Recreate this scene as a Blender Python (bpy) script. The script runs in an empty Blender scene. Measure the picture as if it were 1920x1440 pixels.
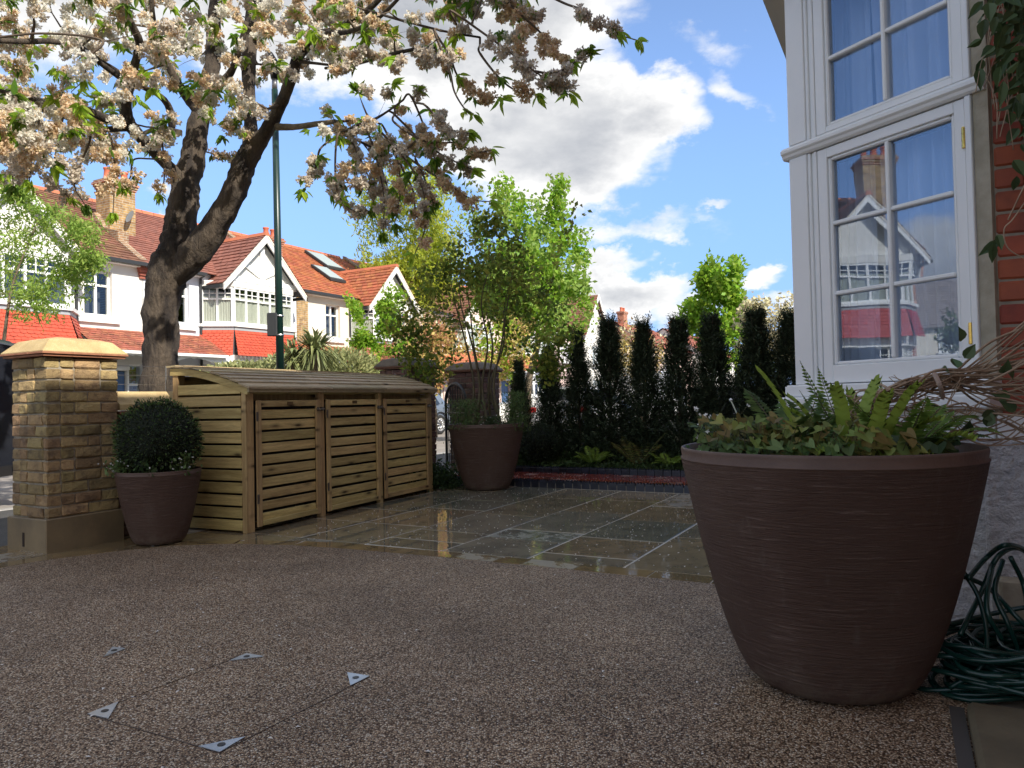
import bpy, math, random
import numpy as np
from mathutils import Vector, Matrix, noise as mnoise
random.seed(7); np.random.seed(7)
R = math.radians
sc = bpy.context.scene
# ------------------------------------------------------------------ camera
FPX = 1387.0; ROLL = .0218; PITCH = math.atan(31/FPX)
fw = Vector((0, math.cos(PITCH), math.sin(PITCH))); up0 = Vector((0, -math.sin(PITCH), math.cos(PITCH))); rt0 = Vector((1, 0, 0))
rt = math.cos(ROLL)*rt0 - math.sin(ROLL)*up0; up = math.sin(ROLL)*rt0 + math.cos(ROLL)*up0
CP = Vector((0, 0, 1.0))
cd = bpy.data.cameras.new('camera'); cam = bpy.data.objects.new('camera', cd); sc.collection.objects.link(cam)
cam.matrix_world = Matrix(((rt.x, up.x, -fw.x, CP.x), (rt.y, up.y, -fw.y, CP.y), (rt.z, up.z, -fw.z, CP.z), (0, 0, 0, 1)))
cd.sensor_fit = 'HORIZONTAL'; cd.sensor_width = 36; cd.lens = FPX*36/1920; cd.clip_start = .02; cd.clip_end = 3000
sc.camera = cam
# ------------------------------------------------------------------ light
SUN_EL = R(39); SX, SY = .695, -.719          # horizontal direction towards the sun
SUN = Vector((SX*math.cos(SUN_EL), SY*math.cos(SUN_EL), math.sin(SUN_EL)))
sd = bpy.data.lights.new('sun', 'SUN'); sd.energy = 2.5; sd.angle = R(.55); sd.color = (1, .93, .82)
so = bpy.data.objects.new('sun', sd); sc.collection.objects.link(so); so.rotation_euler = SUN.to_track_quat('Z', 'Y').to_euler()
sc.view_settings.view_transform = 'Standard'; sc.view_settings.look = 'None'; sc.view_settings.gamma = 1
sc.view_settings.exposure = 1.4; sc.view_settings.use_curve_mapping = False


class NT:
    """tiny node expression builder"""
    def __init__(s, t): s.t = t
    def n(s, typ, **k):
        x = s.t.nodes.new(typ)
        for a, b in k.items(): setattr(x, a, b)
        return x
    def put(s, sock, v):
        if isinstance(v, bpy.types.NodeSocket): s.t.links.new(v, sock)
        elif v is not None:
            if sock.type == 'RGBA' and len(v) == 3: v = (*v, 1)
            sock.default_value = v
    def m(s, op, a, b=None, c=None, clamp=False):
        x = s.n('ShaderNodeMath', operation=op, use_clamp=clamp); s.put(x.inputs[0], a)
        if b is not None: s.put(x.inputs[1], b)
        if c is not None: s.put(x.inputs[2], c)
        return x.outputs[0]
    def mix(s, f, a, b, bl='MIX'):
        x = s.n('ShaderNodeMix', data_type='RGBA', blend_type=bl); s.put(x.inputs[0], f); s.put(x.inputs[6], a); s.put(x.inputs[7], b); return x.outputs[2]
    def ss(s, v, a, b, lo=0., hi=1.):
        x = s.n('ShaderNodeMapRange', interpolation_type='SMOOTHSTEP'); s.put(x.inputs[0], v)
        for i, q in enumerate((a, b, lo, hi)): s.put(x.inputs[i+1], q)
        return x.outputs[0]
    def noise(s, vec, sc_=5., det=3., rough=.5, dist=0.):
        x = s.n('ShaderNodeTexNoise'); s.put(x.inputs['Vector'], vec); s.put(x.inputs['Scale'], sc_); s.put(x.inputs['Detail'], det)
        s.put(x.inputs['Roughness'], rough); s.put(x.inputs['Distortion'], dist); return x.outputs['Fac']
    def voro(s, vec, sc_=5., feature='F1', out='Distance', rnd=1.):
        x = s.n('ShaderNodeTexVoronoi', feature=feature); s.put(x.inputs['Vector'], vec); s.put(x.inputs['Scale'], sc_); s.put(x.inputs['Randomness'], rnd); return x.outputs[out]
    def ramp(s, f, stops, interp='LINEAR'):
        x = s.n('ShaderNodeValToRGB'); s.put(x.inputs[0], f); cr = x.color_ramp; cr.interpolation = interp
        while len(cr.elements) < len(stops): cr.elements.new(.5)
        for e, (p, c) in zip(cr.elements, stops): e.position = p; e.color = (*c, 1)
        return x.outputs[0]
    def mapv(s, vec, scale=(1, 1, 1), loc=(0, 0, 0), rot=(0, 0, 0)):
        x = s.n('ShaderNodeMapping'); s.put(x.inputs[0], vec); s.put(x.inputs[1], loc); s.put(x.inputs[2], rot); s.put(x.inputs[3], scale); return x.outputs[0]


# ------------------------------------------------------------------ sky
w = bpy.data.worlds.new('World'); sc.world = w; w.use_nodes = True
t = w.node_tree; t.nodes.clear(); N = NT(t)
SKY = .077
sky = N.n('ShaderNodeTexSky', sky_type='NISHITA', sun_disc=False, sun_elevation=SUN_EL, sun_rotation=math.atan2(SX, SY), altitude=20, air_density=1.25, dust_density=.3, ozone_density=2.2)
bg = N.n('ShaderNodeBackground'); outw = N.n('ShaderNodeOutputWorld')
dirv = N.n('ShaderNodeTexCoord').outputs['Generated']
sp = N.n('ShaderNodeSeparateXYZ'); t.links.new(dirv, sp.inputs[0]); dx, dy, dz = sp.outputs
az = N.m('MULTIPLY', N.m('ARCTAN2', dx, dy), 57.2958); el = N.m('MULTIPLY', N.m('ARCSINE', dz), 57.2958)
dnv = N.mapv(dirv, (1, 1, 1.9))
warp = N.noise(dnv, 3.2, 5, .6)
n1 = N.noise(dnv, 5.0, 9, .60); n2 = N.noise(N.mapv(dirv, (1, 1, 1.5), (3, 1, 2)), 14., 6, .62)
azw = N.m('ADD', az, N.m('MULTIPLY', N.m('SUBTRACT', warp, .5), 16.)); elw = N.m('ADD', el, N.m('MULTIPLY', N.m('SUBTRACT', n2, .5), 6.))
def blob(a0, e0, sa, se, rot=0., h=1.):
    c, s_ = math.cos(R(rot)), math.sin(R(rot))
    A = N.m('SUBTRACT', azw, a0); B = N.m('SUBTRACT', elw, e0)
    x = N.m('ADD', N.m('MULTIPLY', A, c/sa), N.m('MULTIPLY', B, s_/sa)); y = N.m('ADD', N.m('MULTIPLY', A, -s_/se), N.m('MULTIPLY', B, c/se))
    d = N.m('ADD', N.m('POWER', x, 2.), N.m('POWER', y, 2.))
    return N.m('MULTIPLY', N.m('SUBTRACT', 1., d, clamp=True), h)
bs = [blob(-6, 31, 18, 11, -8, 1.5), blob(-19, 30, 20, 9.5, 0, 1.3), blob(3.5, 19.5, 9.5, 6.5, -12, 1.35), blob(-34, 28, 12, 9, 0, 1.),
      blob(9, 20.5, 6, 3.6, 12, 1.), blob(14.8, 24.5, 5.5, 2.3, -12, .52), blob(16.5, 21.6, 4, 1.6, -25, .45), blob(18, 29.5, 7, 1.6, -10, .35), blob(10, 13, 5, 1.6, 8, .5),
      blob(9.0, 8.3, 6.2, 2.7, 0, 1.15), blob(9.2, 10.6, 2.4, 1.5, 0, .8), blob(5, 7.5, 6, 3, 0, .8), blob(14, 6.5, 5, 2, 0, .7), blob(19.7, 8.2, 2.6, 1.5, 0, .9), blob(21.8, 13.8, 1.0, 2.0, 0, .6),
      blob(15, 14.4, 1.7, .7, 0, .4), blob(-26, 15.2, 2.2, 1.2, 0, .6), blob(-26.5, 13.2, 2.6, .9, 0, .7), blob(24, 6, 8, 1.8, 0, .6)]
mx = bs[0]
for b in bs[1:]: mx = N.m('MAXIMUM', mx, b)
# elsewhere: noise cumulus out of view, thickened to brighten the fill light
inside = N.m('MULTIPLY', N.ss(N.m('ABSOLUTE', az), 38., 52., 0., 1.), 1.)
gen = N.m('MULTIPLY', N.ss(N.noise(N.mapv(dirv, (1, 1, 1.6), (5, 2, 0)), 2.1, 3, .5), .40, .56), 1.05)
ca = N.m('DIVIDE', N.m('ADD', azw, 86.), 22.); ce = N.m('DIVIDE', N.m('SUBTRACT', elw, 30.), 20.); clear = N.ss(N.m('ADD', N.m('POWER', ca, 2.), N.m('POWER', ce, 2.)), .6, 1.3)
gen = N.m('MULTIPLY', gen, clear)
mx = N.m('MAXIMUM', mx, N.m('MULTIPLY', gen, N.m('MAXIMUM', inside, N.ss(el, 38., 50.))))
dens = N.m('ADD', mx, N.m('MULTIPLY', N.m('SUBTRACT', n1, .56), 1.9))
mask = N.ss(dens, .12, .62); thick = N.ss(dens, .45, 1.35)
lum = N.noise(N.mapv(dirv, (1, 1, 2.2), (1, 7, 0)), 6.5, 7, .58)
shade = N.m('ADD', N.m('MULTIPLY', thick, .75), N.m('MULTIPLY', N.m('SUBTRACT', .5, lum), 1.7), clamp=True)
ccol = N.mix(shade, (.98, .97, .95), (.40, .42, .46))
skyc = N.mix(1., sky.outputs[0], (.98, 1.0, 1.14), 'MULTIPLY')
# clean maritime air: deeper blue towards the horizon all the way round
skyc = N.mix(N.ss(el, 34., 0., 0., .80), skyc, (1.2, 2.62, 5.9))
skys = N.n('ShaderNodeVectorMath', operation='SCALE'); t.links.new(skyc, skys.inputs[0]); skys.inputs['Scale'].default_value = SKY
cs = N.n('ShaderNodeVectorMath', operation='SCALE'); t.links.new(ccol, cs.inputs[0]); cs.inputs['Scale'].default_value = .43
fin = N.mix(N.m('MULTIPLY', mask, .97), skys.outputs[0], cs.outputs[0])
t.links.new(fin, bg.inputs[0]); bg.inputs[1].default_value = 1.0; t.links.new(bg.outputs[0], outw.inputs[0])

# ------------------------------------------------------------------ geometry helpers
U = Vector((.480, .877, 0)).normalized(); V = Vector((U.y, -U.x, 0)); Z = Vector((0, 0, 1))
def ray(x, y): return fw + rt*((x-960)/FPX) - up*((y-720)/FPX)
def at(x, y, Y): d = ray(x, y); return CP + d*(Y/d.y)
def gnd(x, y, z=0.): d = ray(x, y); return CP + d*((z-1)/d.z)
def W(u, v, z=0.): return U*u + V*v + Z*z
class Fr:
    def __init__(s, o=(0, 0, 0), ex=(1, 0, 0), ey=(0, 1, 0)):
        s.o = Vector(o); s.x = Vector(ex).normalized(); s.y = Vector(ey).normalized(); s.ang = math.atan2(s.x.y, s.x.x)
    def __call__(s, a, b, c): return s.o + s.x*a + s.y*b + Z*c
GUV = Fr((0, 0, 0), U, V); XY = Fr()
WL = {}
def wl(p): return WL.get(p.name, Vector((0, 0, 0))) if p else Vector((0, 0, 0))
def link(o): sc.collection.objects.link(o)
def tag(o, label=None, cat=None, group=None, kind=None):
    if label: o['label'] = label
    if cat: o['category'] = cat
    if group: o['group'] = group
    if kind: o['kind'] = kind
    return o
def thing(name, label, cat, loc, group=None, rz=0, kind=None):
    o = bpy.data.objects.new(name, None); link(o); o.empty_display_size = .1
    o.location = loc; o.rotation_euler = (0, 0, rz); WL[o.name] = Vector(loc)
    return tag(o, label, cat, group, kind)
class MB:
    def __init__(s, fr=XY): s.v = []; s.f = []; s.fr = fr
    def V(s, pts): n = len(s.v); s.v += [s.fr(*p) for p in pts]; return n
    def box(s, a0, a1, b0, b1, z0, z1, c=0):
        if a0 > a1: a0, a1 = a1, a0
        if b0 > b1: b0, b1 = b1, b0
        if z0 > z1: z0, z1 = z1, z0
        if c <= 0:
            n = s.V([(a, b, z) for z in (z0, z1) for b in (b0, b1) for a in (a0, a1)])
            s.f += [[n+i for i in q] for q in ((0, 2, 3, 1), (4, 5, 7, 6), (0, 1, 5, 4), (2, 6, 7, 3), (0, 4, 6, 2), (1, 3, 7, 5))]
        else:
            c = min(c, (a1-a0)/2.2, (b1-b0)/2.2, (z1-z0)/2.2)
            idx = {}; pts = []
            for i in (0, 1):
                for j in (0, 1):
                    for k in (0, 1):
                        P = [(a0, a1)[i], (b0, b1)[j], (z0, z1)[k]]
                        for ax in range(3):
                            q = list(P)
                            for o_ in range(3):
                                if o_ != ax: q[o_] += (c if (i, j, k)[o_] == 0 else -c)
                            idx[(i, j, k, ax)] = len(pts); pts.append(q)
            n = s.V(pts)
            def g(i, j, k, ax): return n+idx[(i, j, k, ax)]
            for k in (0, 1):
                s.f.append([g(k, 0, 0, 0), g(k, 0, 1, 0), g(k, 1, 1, 0), g(k, 1, 0, 0)][::(1, -1)[k]])
                s.f.append([g(0, k, 0, 1), g(1, k, 0, 1), g(1, k, 1, 1), g(0, k, 1, 1)][::(1, -1)[k]])
                s.f.append([g(0, 0, k, 2), g(0, 1, k, 2), g(1, 1, k, 2), g(1, 0, k, 2)][::(1, -1)[k]])
            for i in (0, 1):
                for j in (0, 1):
                    s.f.append([g(i, j, 0, 0), g(i, j, 1, 0), g(i, j, 1, 1), g(i, j, 0, 1)])
                    s.f.append([g(i, 0, j, 0), g(i, 1, j, 0), g(i, 1, j, 2), g(i, 0, j, 2)])
                    s.f.append([g(0, i, j, 1), g(1, i, j, 1), g(1, i, j, 2), g(0, i, j, 2)])
                    for k in (0, 1): s.f.append([g(i, j, k, 0), g(i, j, k, 1), g(i, j, k, 2)])
        return s
    def quad(s, *p): n = s.V(p); s.f.append(list(range(n, n+len(p)))); return s
    def prism(s, poly, ext):      # poly: list of 3-D points, ext: 3-D vector (frame coordinates)
        k = len(poly); n = s.V(poly); s.V([tuple(p[i]+ext[i] for i in range(3)) for p in poly])
        s.f.append(list(range(n, n+k))[::-1]); s.f.append(list(range(n+k, n+2*k)))
        for i in range(k): j = (i+1) % k; s.f.append([n+i, n+j, n+k+j, n+k+i])
        return s
    def tube(s, pts, rad, n=8, caps=True, wob=0.):
        pts = [s.fr(*p) if not isinstance(p, Vector) else p for p in pts]
        if not hasattr(rad, '__len__'): rad = [rad]*len(pts)
        base = len(s.v); prev = None
        for i, p in enumerate(pts):
            a = pts[max(i-1, 0)]; b = pts[min(i+1, len(pts)-1)]; d = (b-a).normalized() if (b-a).length > 1e-9 else Z.copy()
            if prev is None: x = d.orthogonal().normalized()
            else:
                x = prev - d*prev.dot(d); x = x.normalized() if x.length > 1e-6 else d.orthogonal().normalized()
            prev = x; y = d.cross(x)
            for k in range(n):
                t_ = 2*math.pi*k/n; r = rad[i]*(1+random.uniform(-wob, wob)) if wob else rad[i]
                s.v.append(p + x*(math.cos(t_)*r) + y*(math.sin(t_)*r))
        for i in range(len(pts)-1):
            for k in range(n):
                a = base+i*n+k; b = base+i*n+(k+1) % n; s.f.append([a, b, b+n, a+n])
        if caps: s.f.append([base+k for k in range(n)][::-1]); s.f.append([base+(len(pts)-1)*n+k for k in range(n)])
        return s
    def lathe(s, c, prof, n=48, cap0=True, cap1=False, fn=None):
        b = len(s.v)
        for (r, z) in prof:
            for k in range(n):
                t_ = 2*math.pi*k/n; rr = r + (fn(t_, z) if fn else 0); s.v.append(s.fr(c[0]+rr*math.cos(t_), c[1]+rr*math.sin(t_), c[2]+z))
        for i in range(len(prof)-1):
            for k in range(n): a = b+i*n+k; d = b+i*n+(k+1) % n; s.f.append([a, d, d+n, a+n])
        if cap0: s.f.append([b+k for k in range(n)][::-1])
        if cap1: s.f.append([b+(len(prof)-1)*n+k for k in range(n)])
        return s
    def build(s, name, mat, parent=None, smooth=False, label=None, kind=None, sharp=None):
        me = bpy.data.meshes.new(name); o0 = wl(parent)
        fl = s.fr.x.x*s.fr.y.y - s.fr.x.y*s.fr.y.x < 0
        me.from_pydata([tuple(v-o0) for v in s.v], [], [f[::-1] if fl else f for f in s.f])
        me.materials.append(mat)
        if smooth:
            me.polygons.foreach_set('use_smooth', [True]*len(me.polygons))
            if sharp: me.set_sharp_from_angle(angle=R(sharp))
        o = bpy.data.objects.new(name, me); link(o); WL[o.name] = o0
        if parent: o.parent = parent
        return tag(o, label, None, None, kind)
def npmesh(name, verts, nper, mat, parent=None, kind='stuff', mats=None, mi=None, smooth=False):
    """verts (F*nper,3) array: separate nper-gons"""
    verts = np.asarray(verts, dtype=np.float32).reshape(-1, 3); o0 = wl(parent); verts = verts - np.array(o0, dtype=np.float32)
    nf = len(verts)//nper; me = bpy.data.meshes.new(name)
    me.vertices.add(len(verts)); me.vertices.foreach_set('co', verts.ravel())
    me.loops.add(len(verts)); me.loops.foreach_set('vertex_index', np.arange(len(verts), dtype=np.int32))
    me.polygons.add(nf); me.polygons.foreach_set('loop_start', np.arange(0, len(verts), nper, dtype=np.int32))
    me.update(calc_edges=True)
    for m_ in (mats or [mat]): me.materials.append(m_)
    if mi is not None: me.polygons.foreach_set('material_index', np.asarray(mi, dtype=np.int32))
    o = bpy.data.objects.new(name, me); link(o); WL[o.name] = o0
    if parent: o.parent = parent
    return tag(o, kind=kind)
def leafquads(c, d, nrm, L, Wd, fold=.15):
    """rhombic leaves: base c, direction d, normal nrm, length L, width Wd -> (n*4,3)"""
    c = np.asarray(c); d = d/np.linalg.norm(d, axis=1, keepdims=True); s_ = np.cross(d, nrm); s_ /= np.linalg.norm(s_, axis=1, keepdims=True)+1e-9
    n_ = np.cross(s_, d); L = np.broadcast_to(np.asarray(L), (len(c),))[:, None]; Wd = np.broadcast_to(np.asarray(Wd), (len(c),))[:, None]
    m = c + d*L*.45
    return np.stack([c, m + s_*Wd/2 + n_*Wd*fold, c+d*L - n_*L*.12, m - s_*Wd/2 + n_*Wd*fold], 1).reshape(-1, 3)
def leafoval(c, d, nrm, L, Wd, fold=.18):
    c = np.asarray(c); d = d/np.linalg.norm(d, axis=1, keepdims=True); s_ = np.cross(d, nrm); s_ /= np.linalg.norm(s_, axis=1, keepdims=True)+1e-9
    n_ = np.cross(s_, d); L = np.broadcast_to(np.asarray(L), (len(c),))[:, None]; Wd = np.broadcast_to(np.asarray(Wd), (len(c),))[:, None]; o = []
    for side in (1, -1):
        P = [(0, 0), (.14, .34), (.34, .5), (.60, .40), (.82, .16), (1, 0)]
        for a, b in P: o.append(c+d*L*a+s_*Wd*b*side+n_*Wd*b*2*fold-n_*L*.22*a*a)
    return np.stack(o, 1).reshape(-1, 3)
def rnd_dir(n): x = np.random.normal(size=(n, 3)); return x/np.linalg.norm(x, axis=1, keepdims=True)

# ------------------------------------------------------------------ materials
MC = {}
def mat(name, col, rough=.6, col2=None, ns=6., nd=5., bump=0., bs=30., rand=0., isl=0., spec=.5, metal=0., trans=0., coord='pos', stretch=(1, 1, 1), rvar=0., hue=0., ramp=(.3, .7), fleck=None):
    if name in MC: return MC[name]
    m = bpy.data.materials.new(name); m.use_nodes = True; t = m.node_tree; t.nodes.clear(); N = NT(t)
    out = N.n('ShaderNodeOutputMaterial'); p = N.n('ShaderNodeBsdfPrincipled')
    vec = N.n('ShaderNodeNewGeometry').outputs['Position'] if coord == 'pos' else N.n('ShaderNodeTexCoord').outputs['Object']
    oi = N.n('ShaderNodeObjectInfo').outputs['Random']
    if coord == 'obj':
        va = N.n('ShaderNodeVectorMath', operation='ADD'); t.links.new(vec, va.inputs[0]); cx = N.n('ShaderNodeCombineXYZ')
        t.links.new(N.m('MULTIPLY', oi, 37.), cx.inputs[0]); t.links.new(N.m('MULTIPLY', oi, 91.), cx.inputs[1]); t.links.new(cx.outputs[0], va.inputs[1]); vec = va.outputs[0]
    vs = N.mapv(vec, stretch)
    c = col
    nz = N.noise(vs, ns, nd, .6)
    if col2: c = N.mix(N.ss(nz, *ramp), col, col2)
    if fleck: c = N.mix(N.ss(N.voro(vs, fleck[1]), fleck[2], fleck[2]*.6), c, fleck[0])
    if rand or isl:
        r = oi
        if isl: r = N.n('ShaderNodeNewGeometry').outputs['Random Per Island']
        a = rand or isl
        h = N.n('ShaderNodeHueSaturation'); N.put(h.inputs['Color'], c); N.put(h.inputs['Value'], N.m('ADD', 1-a, N.m('MULTIPLY', r, 2*a)))
        if hue: N.put(h.inputs['Hue'], N.m('ADD', .5-hue, N.m('MULTIPLY', N.m('FRACT', N.m('MULTIPLY', r, 17.3)), 2*hue)))
        c = h.outputs[0]
    N.put(p.inputs['Base Color'], c); p.inputs['Metallic'].default_value = metal; p.inputs['Specular IOR Level'].default_value = spec
    if rvar: N.put(p.inputs['Roughness'], N.m('ADD', rough-rvar, N.m('MULTIPLY', N.noise(vec, ns*1.7, 3), 2*rvar), clamp=True))
    else: p.inputs['Roughness'].default_value = rough
    if bump:
        b = N.n('ShaderNodeBump'); b.inputs['Strength'].default_value = min(1, bump); b.inputs['Distance'].default_value = .02*bump if bump <= 1 else .02*bump
        N.put(b.inputs['Height'], N.noise(vs, bs, 5, .65)); t.links.new(b.outputs[0], p.inputs['Normal'])
    sh = p.outputs[0]
    if trans:
        tr = N.n('ShaderNodeBsdfTranslucent'); N.put(tr.inputs[0], c); mx_ = N.n('ShaderNodeMixShader'); mx_.inputs[0].default_value = trans
        t.links.new(sh, mx_.inputs[1]); t.links.new(tr.outputs[0], mx_.inputs[2]); sh = mx_.outputs[0]
    t.links.new(sh, out.inputs[0]); MC[name] = m; return m

def gravel_mat():
    m = bpy.data.materials.new('resin_gravel'); m.use_nodes = True; t = m.node_tree; N = NT(t); p = t.nodes['Principled BSDF']
    g = N.n('ShaderNodeNewGeometry').outputs['Position']
    wv = N.n('ShaderNodeVectorMath', operation='ADD'); t.links.new(g, wv.inputs[0]); nn = N.n('ShaderNodeTexNoise'); t.links.new(g, nn.inputs[0]); nn.inputs['Scale'].default_value = 60
    s1 = N.n('ShaderNodeVectorMath', operation='SCALE'); t.links.new(nn.outputs['Color'], s1.inputs[0]); s1.inputs['Scale'].default_value = .008; t.links.new(s1.outputs[0], wv.inputs[1])
    vec = wv.outputs[0]
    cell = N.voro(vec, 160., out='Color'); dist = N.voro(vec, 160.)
    sep = N.n('ShaderNodeSeparateColor'); t.links.new(cell, sep.inputs[0])
    c = N.ramp(sep.outputs[0], [(0, (.08, .050, .031)), (.2, (.25, .165, .10)), (.5, (.52, .38, .25)), (.78, (.74, .59, .42)), (.93, (.87, .77, .60)), (1, (.92, .86, .74))])
    big = N.noise(g, .9, 6, .65); c = N.mix(1., c, N.mix(N.ss(big, .3, .7), (.74, .72, .70), (1.15, 1.12, 1.08)), 'MULTIPLY')
    damp = N.ss(N.noise(g, .55, 5, .6), .50, .60); c = N.mix(N.m('MULTIPLY', damp, .30), c, N.mix(1., c, (.6, .56, .52), 'MULTIPLY'))
    cav = N.ss(dist, .28, .66, 1., .0); c = N.mix(1., c, N.mix(cav, (.34, .29, .26), (1.1, 1.08, 1.06)), 'MULTIPLY')  # shade in the hollows between stones, painted into the colour
    N.put(p.inputs['Base Color'], c); N.put(p.inputs['Roughness'], N.m('ADD', .38, N.m('MULTIPLY', sep.outputs[1], .3))); p.inputs['Specular IOR Level'].default_value = .3
    b = N.n('ShaderNodeBump'); b.inputs['Strength'].default_value = 1.; b.inputs['Distance'].default_value = .006; N.put(b.inputs['Height'], N.m('ADD', N.m('SUBTRACT', 1., dist), N.m('MULTIPLY', sep.outputs[2], .5))); t.links.new(b.outputs[0], p.inputs['Normal'])
    return m
def wet_mat(name, cols, joint=False):
    m = bpy.data.materials.new(name); m.use_nodes = True; t = m.node_tree; N = NT(t); p = t.nodes['Principled BSDF']
    g = N.n('ShaderNodeNewGeometry').outputs['Position']; oi = N.n('ShaderNodeObjectInfo').outputs['Random']
    c = N.ramp(oi, [(i/(len(cols)-1), q) for i, q in enumerate(cols)])
    n = N.noise(g, 3.5, 6, .65); c = N.mix(1., c, N.mix(N.ss(n, .3, .7), (.72, .72, .70), (1.25, 1.2, 1.1)), 'MULTIPLY')
    wet = N.ss(N.noise(g, 1.7, 4, .6), .52, .72)
    # a couple of slabs have begun to dry
    dry = N.m('MULTIPLY', N.m('GREATER_THAN', N.m('FRACT', N.m('MULTIPLY', oi, 7.77)), .86), N.ss(N.noise(N.mapv(g, (1, 1, 1), rot=(0, 0, 1.07)), 5, 5, .7), .35, .6))
    c = N.mix(N.m('MULTIPLY', dry, .55), c, (.30, .29, .26))
    N.put(p.inputs['Base Color'], c)
    N.put(p.inputs['Roughness'], N.m('ADD', N.m('ADD', .02, N.m('MULTIPLY', wet, .09)), N.m('MULTIPLY', dry, .35), clamp=True)); p.inputs['Specular IOR Level'].default_value = .85
    b = N.n('ShaderNodeBump'); b.inputs['Strength'].default_value = .25; b.inputs['Distance'].default_value = .004
    N.put(b.inputs['Height'], N.m('ADD', N.noise(g, 5.5, 3, .5), N.m('MULTIPLY', N.m('MULTIPLY', N.noise(g, 45, 3, .6), .25), N.m('ADD', wet, dry)))); t.links.new(b.outputs[0], p.inputs['Normal'])
    return m
def wood_mat(name, c0, c1, ax=(1, 1, 1), dark=(.07, .045, .02)):
    m = bpy.data.materials.new(name); m.use_nodes = True; t = m.node_tree; N = NT(t); p = t.nodes['Principled BSDF']
    ob = N.n('ShaderNodeTexCoord').outputs['Object']; oi = N.n('ShaderNodeObjectInfo').outputs['Random']
    va = N.n('ShaderNodeVectorMath', operation='ADD'); t.links.new(ob, va.inputs[0]); cx = N.n('ShaderNodeCombineXYZ')
    for i, k in enumerate((53., 29., 71.)): t.links.new(N.m('MULTIPLY', oi, k), cx.inputs[i])
    t.links.new(cx.outputs[0], va.inputs[1]); v = va.outputs[0]
    kd = N.voro(N.mapv(v, (2.6, 2.6, 9.)), 1.15); knot = N.ss(kd, .17, .03)
    ring = N.ss(kd, .32, .08)
    grain = N.noise(N.mapv(v, ax), 2.2, 6, .62, .6)
    c = N.mix(N.ss(grain, .3, .72), c0, c1); c = N.mix(N.m('MULTIPLY', ring, .45), c, dark); c = N.mix(N.m('MULTIPLY', knot, .9), c, (.035, .02, .01))
    fine = N.noise(N.mapv(v, tuple(a*6 for a in ax)), 3, 4, .6); c = N.mix(1., c, N.mix(N.ss(fine, .3, .7), (.86, .85, .82), (1.1, 1.1, 1.1)), 'MULTIPLY')
    h = N.n('ShaderNodeHueSaturation'); N.put(h.inputs['Color'], c); N.put(h.inputs['Value'], N.m('ADD', .8, N.m('MULTIPLY', oi, .42))); N.put(h.inputs['Hue'], N.m('ADD', .49, N.m('MULTIPLY', N.m('FRACT', N.m('MULTIPLY', oi, 13.)), .022)))
    N.put(p.inputs['Base Color'], h.outputs[0]); p.inputs['Roughness'].default_value = .62; p.inputs['Specular IOR Level'].default_value = .3
    b = N.n('ShaderNodeBump'); b.inputs['Strength'].default_value = .35; b.inputs['Distance'].default_value = .004; N.put(b.inputs['Height'], fine); t.links.new(b.outputs[0], p.inputs['Normal'])
    return m
def glass_mat(name, fac=.3, tint=(.8, .85, .88), wob=.0):
    m = bpy.data.materials.new(name); m.use_nodes = True; t = m.node_tree; t.nodes.clear(); N = NT(t); o = N.n('ShaderNodeOutputMaterial')
    tr = N.n('ShaderNodeBsdfTransparent'); tr.inputs[0].default_value = (*tint, 1); gl = N.n('ShaderNodeBsdfGlossy'); gl.inputs['Roughness'].default_value = .0; gl.inputs[0].default_value = (.92, .95, 1, 1)
    if wob:
        b = N.n('ShaderNodeBump'); b.inputs['Strength'].default_value = wob; b.inputs['Distance'].default_value = .01; N.put(b.inputs['Height'], N.noise(N.n('ShaderNodeNewGeometry').outputs['Position'], 3.5, 1, .4)); t.links.new(b.outputs[0], gl.inputs['Normal'])
    fr = N.n('ShaderNodeFresnel'); fr.inputs[0].default_value = 1.5
    mx_ = N.n('ShaderNodeMixShader'); N.put(mx_.inputs[0], N.m('MULTIPLY', N.m('ADD', fac, fr.outputs[0], clamp=True), N.m('SUBTRACT', 1., N.n('ShaderNodeNewGeometry').outputs['Backfacing']))); t.links.new(tr.outputs[0], mx_.inputs[1]); t.links.new(gl.outputs[0], mx_.inputs[2]); t.links.new(mx_.outputs[0], o.inputs[0])
    return m
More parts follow.
